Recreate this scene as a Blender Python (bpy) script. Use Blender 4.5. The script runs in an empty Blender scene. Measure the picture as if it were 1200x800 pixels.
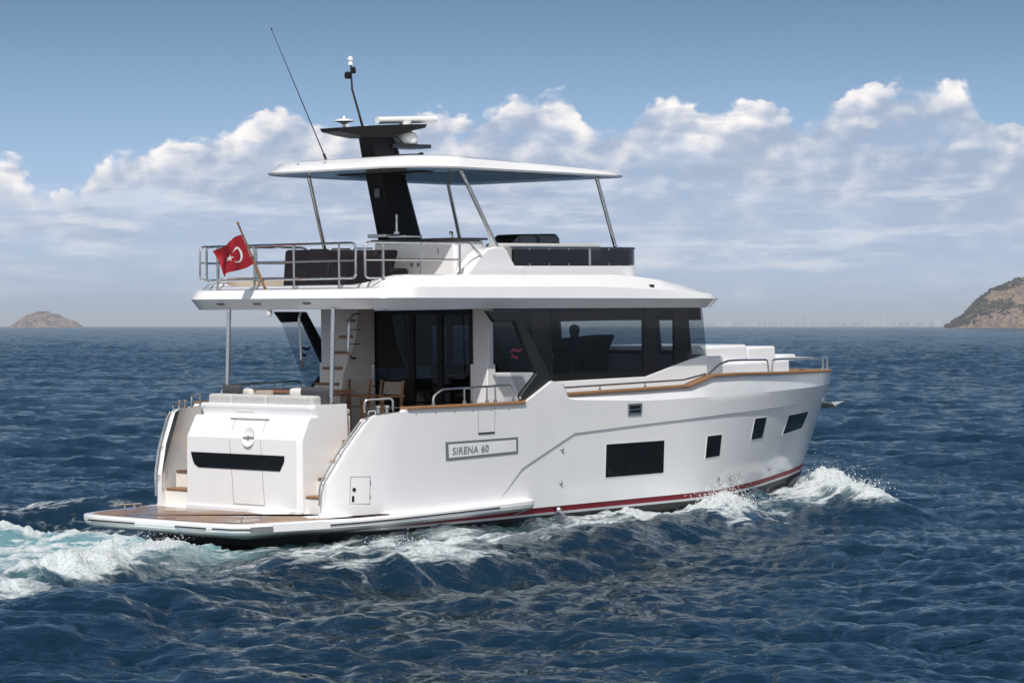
import bpy, bmesh, math, random
import numpy as np
from mathutils import Vector, Matrix
R = math.radians
random.seed(7)
rng = np.random.default_rng(11)
scene = bpy.context.scene
C = scene.collection

# ------------------------------------------------------------------ camera, sky, sun, exposure
CAM_H = 3.458
HEAD = 0.81846681           # heading of the yacht
TRIM = 0.0155957            # bow up
BX, BY = -4.41773, 45.96554
cam = bpy.data.cameras.new('camera')
cam.sensor_width = 36.0
cam.lens = 3300.0 / 1200.0 * 36.0
cam.shift_y = -18.0 / 1200.0
cam.clip_start = 0.5
cam.clip_end = 90000
co = bpy.data.objects.new('camera', cam)
C.objects.link(co)
co.location = (0, 0, CAM_H)
co.rotation_euler = (R(90), 0, 0)
scene.camera = co

SUN_EL = 51.0
SUN_AZ = 189.0              # compass-style, clockwise from +Y
SUN_STRENGTH = 3.1
SKY_STRENGTH = 0.10
scene.view_settings.view_transform = 'Standard'
scene.view_settings.look = 'None'
scene.view_settings.exposure = 0.38
scene.view_settings.gamma = 1.0
scene.cycles.use_denoising = True
scene.cycles.max_bounces = 8
scene.cycles.transparent_max_bounces = 16
scene.cycles.volume_bounces = 0
scene.cycles.caustics_reflective = False
scene.cycles.caustics_refractive = False
scene.cycles.sample_clamp_indirect = 6.0

world = bpy.data.worlds.new('World')
scene.world = world
world.use_nodes = True
world.cycles.sampling_method = 'MANUAL'
world.cycles.sample_map_resolution = 512


class NT:
    """small helper to write node trees"""
    def __init__(s, nt):
        s.nt = nt

    def n(s, typ, **kw):
        nd = s.nt.nodes.new(typ)
        for k, v in kw.items():
            setattr(nd, k, v)
        return nd

    def link(s, a, b):
        s.nt.links.new(a, b)

    def put(s, sock, v):
        if v is None:
            return
        if isinstance(v, bpy.types.NodeSocket):
            s.link(v, sock)
        else:
            sock.default_value = v

    def m(s, op, a, b=None, c=None, clamp=False):
        nd = s.n('ShaderNodeMath', operation=op)
        nd.use_clamp = clamp
        for i, v in enumerate((a, b, c)):
            s.put(nd.inputs[i], v)
        return nd.outputs[0]

    def mapr(s, v, a, b, c=0.0, d=1.0, smooth=True):
        nd = s.n('ShaderNodeMapRange')
        nd.interpolation_type = 'SMOOTHSTEP' if smooth else 'LINEAR'
        s.put(nd.inputs['Value'], v)
        for k, x in (('From Min', a), ('From Max', b), ('To Min', c), ('To Max', d)):
            s.put(nd.inputs[k], x)
        return nd.outputs[0]

    def mix(s, f, a, b, blend='MIX'):
        nd = s.n('ShaderNodeMix', data_type='RGBA', blend_type=blend)
        s.put(nd.inputs[0], f)
        s.put(nd.inputs[6], a)
        s.put(nd.inputs[7], b)
        return nd.outputs[2]

    def noise(s, vec, scale, detail=4.0, rough=0.5, dist=0.0, dim='3D'):
        nd = s.n('ShaderNodeTexNoise', noise_dimensions=dim)
        s.put(nd.inputs['Vector'], vec)
        nd.inputs['Scale'].default_value = scale
        nd.inputs['Detail'].default_value = detail
        nd.inputs['Roughness'].default_value = rough
        nd.inputs['Distortion'].default_value = dist
        return nd

    def comb(s, x, y, z):
        nd = s.n('ShaderNodeCombineXYZ')
        for i, v in enumerate((x, y, z)):
            s.put(nd.inputs[i], v)
        return nd.outputs[0]

    def curve(s, v, pts, lo, hi, ylo, yhi):
        """piecewise curve of v through pts (x, y) given in real units"""
        t = s.mapr(v, lo, hi, 0, 1, smooth=False)
        nd = s.n('ShaderNodeFloatCurve')
        cv = nd.mapping.curves[0]
        P = [((x - lo) / (hi - lo), (y - ylo) / (yhi - ylo)) for x, y in pts]
        cv.points[0].location = P[0]
        cv.points[1].location = P[-1]
        for p in P[1:-1]:
            cv.points.new(*p)
        for p in cv.points:
            p.handle_type = 'AUTO'
        nd.mapping.update()
        s.link(t, nd.inputs['Value'])
        return s.mapr(nd.outputs[0], 0, 1, ylo, yhi, smooth=False)


def lin(r, g, b, a=1.0):
    f = lambda c: (c / 255 / 12.92) if c / 255 <= 0.04045 else ((c / 255 + 0.055) / 1.055) ** 2.4
    return (f(r), f(g), f(b), a)


def build_world():
    t = NT(world.node_tree)
    t.nt.nodes.clear()
    out = t.n('ShaderNodeOutputWorld')
    bg = t.n('ShaderNodeBackground')
    bg.inputs['Strength'].default_value = SKY_STRENGTH
    sky = t.n('ShaderNodeTexSky', sky_type='NISHITA')
    sky.sun_disc = False
    sky.sun_elevation = R(SUN_EL)
    sky.sun_rotation = R(SUN_AZ)
    sky.altitude = 0
    sky.air_density = 1.0
    sky.dust_density = 1.0
    sky.ozone_density = 2.5
    tc = t.n('ShaderNodeTexCoord')
    sep = t.n('ShaderNodeSeparateXYZ')
    t.link(tc.outputs['Generated'], sep.inputs[0])
    X, Y, Z = sep.outputs
    az = t.m('MULTIPLY', t.m('ARCTAN2', X, Y), 57.29578)
    el = t.m('MULTIPLY', t.m('ARCSINE', Z), 57.29578)
    # clear sky: deeper blue higher up, pale near the horizon
    k = t.mapr(el, 0.0, 8.0)
    tint = t.mix(k, (0.73, 0.90, 1.34, 1), (0.225, 0.325, 0.425, 1))
    k2 = t.mapr(el, 8.0, 40.0)
    tint = t.mix(k2, tint, (0.135, 0.245, 0.345, 1))
    hsv = t.n('ShaderNodeHueSaturation')
    hsv.inputs['Saturation'].default_value = 0.74
    t.link(sky.outputs[0], hsv.inputs['Color'])
    clear = t.mix(1.0, hsv.outputs[0], tint, 'MULTIPLY')
    S = 1.0 / SKY_STRENGTH

    def rad(r, g, b):
        c = lin(r, g, b)
        return (c[0] * S, c[1] * S, c[2] * S, 1)

    # angular coordinates; tops of the cloud bank in degrees
    def px(x):
        return math.degrees(math.atan((x - 600) / 3300))

    def py(y):
        return (382 - y) / 57.6
    tops = [(-700, 190), (-400, 150), (-200, 190), (-60, 182), (10, 190), (45, 215), (85, 232), (112, 190), (150, 182), (205, 168), (255, 152), (300, 137),
            (345, 131), (372, 146), (420, 158), (470, 150), (512, 130), (545, 150), (580, 132), (615, 112), (655, 112),
            (692, 150), (735, 152), (785, 117), (830, 130), (870, 119), (918, 130), (940, 150), (975, 112), (1020, 104),
            (1065, 108), (1110, 100), (1142, 116), (1200, 142), (1300, 120), (1600, 160), (1900, 110), (2200, 190)]
    top = t.curve(az, [(px(a), py(b)) for a, b in tops], px(-700), px(2200), 0.0, 6.0)
    # billowing detail
    wv = t.comb(t.m('MULTIPLY', az, 1.0), t.m('MULTIPLY', el, 1.25), 3.7)
    warp = t.noise(wv, 0.9, 2.0, 0.5)
    wsub = t.n('ShaderNodeVectorMath', operation='SUBTRACT')
    t.link(warp.outputs['Color'], wsub.inputs[0])
    wsub.inputs[1].default_value = (0.5, 0.5, 0.5)
    wsc = t.n('ShaderNodeVectorMath', operation='SCALE')
    t.link(wsub.outputs[0], wsc.inputs[0])
    wsc.inputs['Scale'].default_value = 0.55
    wadd = t.n('ShaderNodeVectorMath', operation='ADD')
    t.link(wv, wadd.inputs[0])
    t.link(wsc.outputs[0], wadd.inputs[1])
    P = wadd.outputs[0]

    def shift(vec, dx, dy, dz=0.0):
        nd = t.n('ShaderNodeVectorMath', operation='ADD')
        t.link(vec, nd.inputs[0])
        nd.inputs[1].default_value = (dx, dy, dz)
        return nd.outputs[0]

    def billow(vec, grain=0.46, det=7.0, octs=((0.95, 0.55), (2.1, 0.30), (4.6, 0.17))):
        # rounded cauliflower lobes: smooth voronoi octaves + fine noise
        acc = None
        for sc, w in octs:
            v = t.n('ShaderNodeTexVoronoi', feature='SMOOTH_F1', voronoi_dimensions='2D')
            t.link(vec, v.inputs['Vector'])
            v.inputs['Scale'].default_value = sc
            v.inputs['Smoothness'].default_value = 0.45
            h = t.m('MULTIPLY', t.m('SUBTRACT', 0.75, v.outputs['Distance']), w)
            acc = h if acc is None else t.m('ADD', acc, h)
        f = t.noise(vec, 5.5, det, 0.62)
        return t.m('ADD', acc, t.m('MULTIPLY', t.m('SUBTRACT', f.outputs['Fac'], 0.5), grain))

    b0 = billow(P)
    BIG = ((0.95, 0.60), (2.1, 0.34))
    slope = t.m('SUBTRACT', billow(P, 0.14, 4.0, BIG), billow(shift(P, -0.13, 0.26), 0.14, 4.0, BIG))
    depth = t.m('SUBTRACT', top, el)                    # degrees below the top line
    dens = t.m('ADD', depth, t.m('MULTIPLY', t.m('SUBTRACT', b0, 0.30), 0.95))
    edge = t.mapr(t.noise(P, 1.1, 2, 0.5).outputs['Fac'], 0.35, 0.65, 0.10, 0.42)
    cover = t.mapr(dens, 0.0, edge)
    # how much cloud lies low in the bank
    left_clear = t.mapr(az, px(60), px(330), 0.0, 1.0)
    lowfade = t.mapr(t.m('ADD', el, t.m('MULTIPLY', t.m('SUBTRACT', t.noise(P, 0.8, 4, 0.55).outputs['Fac'], 0.5), 1.6)), 0.0, 1.6)
    patch = t.mapr(t.noise(t.comb(t.m('MULTIPLY', az, 0.55), t.m('MULTIPLY', el, 1.3), 9.1), 0.9, 5, 0.55).outputs['Fac'], 0.40, 0.58)
    body = t.m('MULTIPLY', lowfade, t.m('ADD', t.m('MULTIPLY', left_clear, 0.78), t.m('MULTIPLY', patch, t.m('SUBTRACT', 1.0, t.m('MULTIPLY', left_clear, 0.78)))))
    near_top = t.mapr(depth, 1.6, 0.5)
    thick = t.m('MAXIMUM', body, t.m('MULTIPLY', near_top, 0.98))
    alpha = t.m('MULTIPLY', cover, thick)
    # light and grey within the bank
    big = t.noise(t.comb(t.m('MULTIPLY', az, 0.8), t.m('MULTIPLY', el, 1.5), 1.3), 0.9, 5, 0.6).outputs['Fac']
    lit = t.m('ADD', t.m('MULTIPLY', slope, t.mapr(el, 1.8, 3.8, 0.15, 1.1)), t.m('MULTIPLY', t.m('SUBTRACT', big, 0.55), 1.7))
    rim = t.mapr(depth, 1.5, -0.15)
    rimmask = t.curve(az, [(px(a), b) for a, b in ((-700, .9), (0, 1.0), (60, .75), (110, .6), (180, .8), (330, .95), (400, .7), (480, .5), (520, .75),
                                                  (620, 1.0), (680, .9), (735, .45), (790, 1.0), (900, .75), (950, .3), (985, .6), (1040, .35),
                                                  (1095, .8), (1135, .9), (1170, .3), (1300, .5), (2200, .8))], px(-700), px(2200), 0.0, 1.0)
    lit = t.m('ADD', lit, t.m('MULTIPLY', t.m('MULTIPLY', rim, rimmask), 0.64))
    lit = t.mapr(lit, -0.22, 0.88)
    col = t.mix(lit, rad(148, 163, 186), rad(240, 234, 230))
    shade = t.mapr(el, 0.6, 3.6)
    col = t.mix(t.m('MULTIPLY', t.m('SUBTRACT', 1.0, shade), 0.45), col, rad(173, 191, 215))
    # thin flat streaks low over the horizon
    st = t.noise(t.comb(t.m('MULTIPLY', az, 0.22), t.m('MULTIPLY', el, 1.9), 5.5), 1.0, 6, 0.6).outputs['Fac']
    stm = t.m('MULTIPLY', t.mapr(st, 0.45, 0.66), t.m('MULTIPLY', t.mapr(el, 0.25, 1.1), t.mapr(el, 4.2, 2.4)))
    sky2 = t.mix(t.m('MULTIPLY', stm, 0.62), clear, rad(196, 198, 209))
    stratum = t.noise(t.comb(t.m('MULTIPLY', az, 0.34), t.m('MULTIPLY', el, 2.3), 7.7), 1.0, 6, 0.62).outputs['Fac']
    sm = t.m('MULTIPLY', t.mapr(stratum, 0.47, 0.66), t.m('MULTIPLY', t.mapr(el, 0.6, 1.3), t.mapr(el, 3.9, 2.2)))
    gs = t.noise(t.comb(t.m('MULTIPLY', az, 0.42), t.m('MULTIPLY', el, 1.7), 2.9), 1.0, 5, 0.6).outputs['Fac']
    col = t.mix(t.m('MULTIPLY', t.mapr(gs, 0.50, 0.68), t.m('MULTIPLY', t.mapr(el, 0.8, 1.8), 0.65)), col, rad(143, 160, 187))
    col = t.mix(t.m('MULTIPLY', sm, 0.75), col, rad(206, 209, 217))
    final = t.mix(alpha, sky2, col)
    # unseen bright cloud added behind the camera as fill light for the hull
    back = t.mapr(Y, 0.25, -0.35)
    bn = t.noise(t.comb(X, Y, t.m('MULTIPLY', Z, 1.6)), 2.2, 6, 0.58).outputs['Fac']
    bm = t.m('MULTIPLY', t.m('MULTIPLY', t.mapr(bn, 0.34, 0.54), back), t.mapr(el, 2.0, 9.0))
    final = t.mix(t.m('MULTIPLY', bm, 0.9), final, rad(222, 224, 230))
    # below the horizon the world just continues the horizon haze
    t.link(final, bg.inputs['Color'])
    t.link(bg.outputs[0], out.inputs['Surface'])


build_world()

sun = bpy.data.lights.new('sun', 'SUN')
sun.energy = SUN_STRENGTH
sun.angle = R(0.53)
sun.color = (1.0, 0.95, 0.88)
so = bpy.data.objects.new('sun', sun)
C.objects.link(so)
sd = Vector((math.sin(R(SUN_AZ)) * math.cos(R(SUN_EL)), math.cos(R(SUN_AZ)) * math.cos(R(SUN_EL)), math.sin(R(SUN_EL))))
so.rotation_euler = sd.to_track_quat('Z', 'Y').to_euler()
so.location = (0, 0, 60)

# ------------------------------------------------------------------ materials
MAT = {}


def pmat(name, col, rough=0.5, metal=0.0, coat=0.0, spec=0.5, var=0.0, vscale=3.0, bump=0.0, bscale=20.0, rvar=0.0):
    """principled material with gentle procedural variation of tone, gloss and relief"""
    m = bpy.data.materials.new(name)
    m.use_nodes = True
    t = NT(m.node_tree)
    b = t.nt.nodes['Principled BSDF']
    b.inputs['Roughness'].default_value = rough
    b.inputs['Metallic'].default_value = metal
    b.inputs['Coat Weight'].default_value = coat
    b.inputs['Coat Roughness'].default_value = 0.06
    b.inputs['Specular IOR Level'].default_value = spec
    tc = t.n('ShaderNodeTexCoord')
    base = (*col, 1.0)
    if var > 0:
        nz = t.noise(tc.outputs['Object'], vscale, 5, 0.6)
        f = t.mapr(nz.outputs['Fac'], 0.3, 0.7)
        lo = tuple(c * (1 - var) for c in col) + (1,)
        hi = tuple(min(1, c * (1 + var)) for c in col) + (1,)
        t.link(t.mix(f, lo, hi), b.inputs['Base Color'])
        if rvar > 0:
            t.link(t.mapr(nz.outputs['Fac'], 0.3, 0.7, rough - rvar, rough + rvar), b.inputs['Roughness'])
    else:
        b.inputs['Base Color'].default_value = base
    if bump > 0:
        nb = t.noise(tc.outputs['Object'], bscale, 4, 0.6)
        bp_ = t.n('ShaderNodeBump')
        bp_.inputs['Strength'].default_value = bump
        bp_.inputs['Distance'].default_value = 0.01
        t.link(nb.outputs['Fac'], bp_.inputs['Height'])
        t.link(bp_.outputs[0], b.inputs['Normal'])
    MAT[name] = m
    return m


pmat('gelcoat', (0.80, 0.80, 0.81), 0.20, coat=0.6, var=0.018, vscale=1.2, rvar=0.05)
pmat('gelcoat_warm', (0.76, 0.74, 0.71), 0.35, var=0.03, vscale=2.0)
pmat('beige_liner', (0.60, 0.53, 0.45), 0.6, var=0.05, vscale=4.0)
pmat('black_gloss', (0.008, 0.009, 0.010), 0.10, coat=0.4, var=0.2, vscale=2.0)
pmat('pane_black', (0.006, 0.006, 0.007), 0.05, spec=0.45, var=0.2, vscale=2.0)
pmat('black_matt', (0.006, 0.006, 0.007), 0.5, spec=0.2, var=0.2, vscale=5.0)
pmat('frame_grey', (0.012, 0.016, 0.018), 0.42, spec=0.3, var=0.15, vscale=2.0)
pmat('steel', (0.62, 0.60, 0.57), 0.16, metal=1.0, var=0.1, vscale=9.0)
pmat('bronze_dark', (0.09, 0.075, 0.065), 0.3, metal=0.8, var=0.1)
pmat('red_stripe', (0.23, 0.004, 0.016), 0.45, spec=0.3, var=0.08, vscale=3)
pmat('antifouling', (0.010, 0.010, 0.012), 0.5, var=0.3, vscale=6)
pmat('rubber', (0.015, 0.014, 0.014), 0.6, var=0.2)
pmat('grey_groove', (0.16, 0.17, 0.18), 0.5, var=0.1)
pmat('hatch_line', (0.33, 0.33, 0.34), 0.6, var=0.05)
pmat('cushion_grey', (0.44, 0.435, 0.43), 0.85, var=0.05, vscale=12, bump=0.3, bscale=60)
pmat('cushion_dark', (0.045, 0.047, 0.055), 0.9, var=0.15, vscale=12, bump=0.3, bscale=60)
pmat('cushion_white', (0.60, 0.58, 0.55), 0.9, var=0.04, vscale=10, bump=0.3, bscale=60)
pmat('cushion_tan', (0.30, 0.26, 0.22), 0.9, var=0.1, vscale=10, bump=0.3, bscale=60)
pmat('cover_black', (0.010, 0.008, 0.011), 0.62, spec=0.2, var=0.3, vscale=4, bump=0.9, bscale=4)
pmat('flag_red', (0.30, 0.004, 0.014), 0.7, var=0.06, vscale=20)
pmat('flag_white', (0.80, 0.78, 0.78), 0.7, var=0.02)
pmat('logo_purple', (0.13, 0.006, 0.10), 0.5, var=0.05)
pmat('logo_red', (0.10, 0.006, 0.028), 0.5, var=0.05)
pmat('plate_white', (0.78, 0.78, 0.79), 0.3, var=0.02)
pmat('letter_grey', (0.22, 0.225, 0.235), 0.4, var=0.05)
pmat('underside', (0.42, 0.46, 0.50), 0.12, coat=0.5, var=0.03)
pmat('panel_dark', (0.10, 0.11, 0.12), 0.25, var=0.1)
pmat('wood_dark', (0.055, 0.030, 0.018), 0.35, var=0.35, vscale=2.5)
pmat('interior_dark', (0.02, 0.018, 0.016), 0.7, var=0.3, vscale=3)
pmat('cloth_dark', (0.02, 0.022, 0.03), 0.9, var=0.2, vscale=8)
pmat('skin', (0.33, 0.19, 0.13), 0.6, var=0.05, vscale=20)
pmat('hair', (0.015, 0.011, 0.009), 0.6, var=0.2, vscale=40)
pmat('galvanised', (0.55, 0.55, 0.54), 0.45, metal=0.3, var=0.15, vscale=10)
pmat('radome', (0.78, 0.78, 0.77), 0.35, var=0.02)


def teak_mat(name, col, axis, plank, wet):
    m = bpy.data.materials.new(name)
    m.use_nodes = True
    t = NT(m.node_tree)
    b = t.nt.nodes['Principled BSDF']
    tc = t.n('ShaderNodeTexCoord')
    sep = t.n('ShaderNodeSeparateXYZ')
    t.link(tc.outputs['Object'], sep.inputs[0])
    v = sep.outputs[axis]
    fr = t.m('FRACT', t.m('DIVIDE', v, plank))
    seam = t.mapr(fr, 0.0, 0.12, 1.0, 0.0, smooth=False)
    pid = t.m('FLOOR', t.m('DIVIDE', v, plank))
    wn = t.n('ShaderNodeTexWhiteNoise', noise_dimensions='1D')
    t.link(pid, wn.inputs['W'])
    mp = t.n('ShaderNodeMapping')
    sc = [3.0, 3.0, 3.0]
    sc[axis] = 40.0
    mp.inputs['Scale'].default_value = sc
    t.link(tc.outputs['Object'], mp.inputs['Vector'])
    g = t.noise(mp.outputs[0], 1.0, 5, 0.65)
    k = t.m('ADD', t.m('MULTIPLY', wn.outputs['Value'], 0.45), t.m('MULTIPLY', g.outputs['Fac'], 0.55))
    c = t.mix(k, tuple(x * 0.62 for x in col) + (1,), tuple(x * 1.35 for x in col) + (1,))
    c = t.mix(seam, c, (0.02, 0.016, 0.013, 1))
    if wet:
        w = t.noise(tc.outputs['Object'], 1.1, 4, 0.6)
        wm = t.mapr(w.outputs['Fac'], 0.40, 0.60)
        c = t.mix(wm, c, t.mix(1.0, c, (0.42, 0.36, 0.36, 1), 'MULTIPLY'))
        t.link(t.mapr(wm, 0, 1, 0.55, 0.10, smooth=False), b.inputs['Roughness'])
    else:
        b.inputs['Roughness'].default_value = 0.5
    t.link(c, b.inputs['Base Color'])
    MAT[name] = m


teak_mat('teak_deck', (0.30, 0.19, 0.125), 1, 0.065, True)
teak_mat('teak', (0.31, 0.165, 0.075), 2, 0.5, False)
teak_mat('teak_table', (0.28, 0.13, 0.07), 1, 0.12, False)


def glass_mat(name, tint, rough=0.015, ior=1.5, boost=1.0):
    m = bpy.data.materials.new(name)
    m.use_nodes = True
    t = NT(m.node_tree)
    t.nt.nodes.clear()
    out = t.n('ShaderNodeOutputMaterial')
    fr = t.n('ShaderNodeFresnel')
    fr.inputs['IOR'].default_value = ior
    geo = t.n('ShaderNodeTexCoord')
    nz = t.noise(geo.outputs['Object'], 0.8, 2, 0.5)
    bmp = t.n('ShaderNodeBump')
    bmp.inputs['Strength'].default_value = 0.05
    bmp.inputs['Distance'].default_value = 0.02
    t.link(nz.outputs['Fac'], bmp.inputs['Height'])
    tr = t.n('ShaderNodeBsdfTransparent')
    tr.inputs['Color'].default_value = (*tint, 1)
    gl = t.n('ShaderNodeBsdfGlossy')
    gl.inputs['Roughness'].default_value = rough
    gl.inputs['Color'].default_value = (1, 1, 1, 1)
    t.link(bmp.outputs[0], gl.inputs['Normal'])
    mx = t.n('ShaderNodeMixShader')
    gm = t.n('ShaderNodeNewGeometry')
    t.link(t.m('MULTIPLY', t.m('MULTIPLY', fr.outputs[0], boost, clamp=True), t.m('SUBTRACT', 1.0, gm.outputs['Backfacing'])), mx.inputs[0])
    t.link(tr.outputs[0], mx.inputs[1])
    t.link(gl.outputs[0], mx.inputs[2])
    t.link(mx.outputs[0], out.inputs['Surface'])
    MAT[name] = m


glass_mat('tinted_glass', (0.71, 0.72, 0.73), boost=0.9)
glass_mat('clear_glass', (0.88, 0.92, 0.92))
glass_mat('wing_glass', (0.78, 0.80, 0.81), boost=0.7)
glass_mat('smoke_glass', (0.20, 0.20, 0.22))
glass_mat('door_glass', (0.26, 0.29, 0.33), boost=0.9)

# ------------------------------------------------------------------ mesh helpers


class MB:
    def __init__(s):
        s.v = []
        s.f = []
        s.mi = []

    def add(s, verts, faces, mi=0):
        o = len(s.v)
        s.v.extend([tuple(map(float, p)) for p in verts])
        for f in faces:
            s.f.append(tuple(i + o for i in f))
            s.mi.append(mi)
        return s

    def box(s, c, size, mi=0, rot=None):
        hx, hy, hz = size[0] / 2, size[1] / 2, size[2] / 2
        vs = [Vector((x, y, z)) for x in (-hx, hx) for y in (-hy, hy) for z in (-hz, hz)]
        if rot is not None:
            vs = [rot @ p for p in vs]
        vs = [p + Vector(c) for p in vs]
        return s.add(vs, [(0, 1, 3, 2), (4, 6, 7, 5), (0, 4, 5, 1), (2, 3, 7, 6), (0, 2, 6, 4), (1, 5, 7, 3)], mi)

    def box2(s, a, b, mi=0):
        return s.box([(p + q) / 2 for p, q in zip(a, b)], [abs(q - p) for p, q in zip(a, b)], mi)

    def prism(s, poly, off, mi=0):
        """polygon (3D points) extruded by the vector off"""
        n = len(poly)
        off = Vector(off)
        vs = [Vector(p) for p in poly] + [Vector(p) + off for p in poly]
        fs = [tuple(range(n)), tuple(range(2 * n - 1, n - 1, -1))]
        for i in range(n):
            j = (i + 1) % n
            fs.append((j, i, n + i, n + j))
        return s.add(vs, fs, mi)

    def tube(s, pts, r, mi=0, seg=8, closed=False):
        pts = [Vector(p) for p in pts]
        n = len(pts)
        rr = r if isinstance(r, (list, tuple)) else [r] * n
        vs, fs = [], []
        prev = None
        for i, p in enumerate(pts):
            if closed:
                d = (pts[(i + 1) % n] - pts[i - 1])
            elif i == 0:
                d = pts[1] - p
            elif i == n - 1:
                d = p - pts[i - 1]
            else:
                d = (pts[i + 1] - p).normalized() + (p - pts[i - 1]).normalized()
            d.normalize()
            if prev is None:
                a = d.orthogonal().normalized()
            else:
                a = prev - d * prev.dot(d)
                a.normalize()
            prev = a
            b = d.cross(a)
            for k in range(seg):
                w = 2 * math.pi * k / seg
                vs.append(p + (a * math.cos(w) + b * math.sin(w)) * rr[i])
        m = n if closed else n - 1
        for i in range(m):
            for k in range(seg):
                k2 = (k + 1) % seg
                i2 = (i + 1) % n
                fs.append((i * seg + k, i * seg + k2, i2 * seg + k2, i2 * seg + k))
        if not closed:
            fs.append(tuple(range(seg - 1, -1, -1)))
            fs.append(tuple((n - 1) * seg + k for k in range(seg)))
        return s.add(vs, fs, mi)

    def lathe(s, prof, center, mi=0, seg=16, axis=Vector((0, 0, 1))):
        """prof: (radius, height) pairs along the axis"""
        q = Vector((0, 0, 1)).rotation_difference(Vector(axis))
        vs, fs = [], []
        n = len(prof)
        for r, h in prof:
            for k in range(seg):
                w = 2 * math.pi * k / seg
                vs.append(q @ Vector((r * math.cos(w), r * math.sin(w), h)) + Vector(center))
        for i in range(n - 1):
            for k in range(seg):
                k2 = (k + 1) % seg
                fs.append((i * seg + k, i * seg + k2, (i + 1) * seg + k2, (i + 1) * seg + k))
        fs.append(tuple(range(seg - 1, -1, -1)))
        fs.append(tuple((n - 1) * seg + k for k in range(seg)))
        return s.add(vs, fs, mi)

    def grid(s, rows, mi=0, close_u=False, flip=False):
        """rows: list of equally long point lists"""
        n, m = len(rows), len(rows[0])
        vs = [p for r in rows for p in r]
        fs = []
        for i in range(n - 1):
            for j in range(m if close_u else m - 1):
                j2 = (j + 1) % m
                f = (i * m + j, i * m + j2, (i + 1) * m + j2, (i + 1) * m + j)
                fs.append(f[::-1] if flip else f)
        return s.add(vs, fs, mi)

    def build(s, name, mats, parent=None, bevel=0.0, bseg=2, smooth=35, recalc=True, weld=0.0):
        me = bpy.data.meshes.new(name)
        me.from_pydata(s.v, [], s.f)
        if isinstance(mats, str):
            mats = [mats]
        for m in mats:
            me.materials.append(MAT[m])
        me.polygons.foreach_set('material_index', s.mi)
        bm = bmesh.new()
        bm.from_mesh(me)
        if weld > 0:
            bmesh.ops.remove_doubles(bm, verts=bm.verts, dist=weld)
        if recalc:
            bmesh.ops.recalc_face_normals(bm, faces=bm.faces)
        bm.to_mesh(me)
        bm.free()
        me.polygons.foreach_set('use_smooth', [True] * len(me.polygons))
        me.set_sharp_from_angle(angle=R(smooth))
        o = bpy.data.objects.new(name, me)
        C.objects.link(o)
        if parent is not None:
            o.parent = parent
        if bevel > 0:
            md = o.modifiers.new('bevel', 'BEVEL')
            md.width = bevel
            md.segments = bseg
            md.limit_method = 'ANGLE'
            md.angle_limit = R(30)
            md.harden_normals = False
        return o


def tag(o, label=None, cat=None, group=None, kind=None):
    for k, v in (('label', label), ('category', cat), ('group', group), ('kind', kind)):
        if v:
            o[k] = v
    return o


BOAT_M = Matrix.Translation((BX, BY, 0)) @ Matrix.Rotation(HEAD, 4, 'Z') @ Matrix.Rotation(-TRIM, 4, 'Y')


def empty(name, p=(0, 0, 0), on_boat=True, parent=None):
    """an Empty at a thing's base; things on the yacht are placed in the yacht's own axes"""
    o = bpy.data.objects.new(name, None)
    o.empty_display_size = 0.2
    C.objects.link(o)
    if on_boat:
        o.matrix_world = BOAT_M @ Matrix.Translation(p)
    else:
        o.location = p
    return o


def on_boat(o, p=(0, 0, 0)):
    o.matrix_world = BOAT_M @ Matrix.Translation(p)
    return o


def bend(pts, r=0.06, n=4):
    """round the corners of a polyline"""
    pts = [Vector(p) for p in pts]
    out = [pts[0]]
    for i in range(1, len(pts) - 1):
        a, b, c = pts[i - 1], pts[i], pts[i + 1]
        ra = min(r, (a - b).length * 0.45)
        rc = min(r, (c - b).length * 0.45)
        p0 = b + (a - b).normalized() * ra
        p1 = b + (c - b).normalized() * rc
        for k in range(n + 1):
            t = k / n
            out.append(p0 * (1 - t) ** 2 + b * 2 * t * (1 - t) + p1 * t ** 2)
    out.append(pts[-1])
    return out


# ================================================================== SETTING: SEA, SHORES, AIR
CH, SH = math.cos(HEAD), math.sin(HEAD)


def hash2(ix, iy, seed):
    h = (ix.astype(np.int64) * 374761393 + iy.astype(np.int64) * 668265263 + seed * 1442695041) & 0xFFFFFFFF
    h = ((h ^ (h >> 13)) * 1274126177) & 0xFFFFFFFF
    h = h ^ (h >> 16)
    return (h & 0xFFFFFF) / float(0xFFFFFF)


def vnoise(x, y, seed):
    ix, iy = np.floor(x), np.floor(y)
    fx, fy = x - ix, y - iy
    fx = fx * fx * fx * (fx * (fx * 6 - 15) + 10)
    fy = fy * fy * fy * (fy * (fy * 6 - 15) + 10)
    a, b = hash2(ix, iy, seed), hash2(ix + 1, iy, seed)
    c, d = hash2(ix, iy + 1, seed), hash2(ix + 1, iy + 1, seed)
    return (a * (1 - fx) + b * fx) * (1 - fy) + (c * (1 - fx) + d * fx) * fy


def fbm(x, y, seed, octv=4, gain=0.5):
    s, a, t = 0, 1, 0
    for k in range(octv):
        s = s + a * (vnoise(x * 2 ** k + 17.3 * k, y * 2 ** k - 9.1 * k, seed + k) - 0.5)
        t += a
        a *= gain
    return s / t * 2


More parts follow.
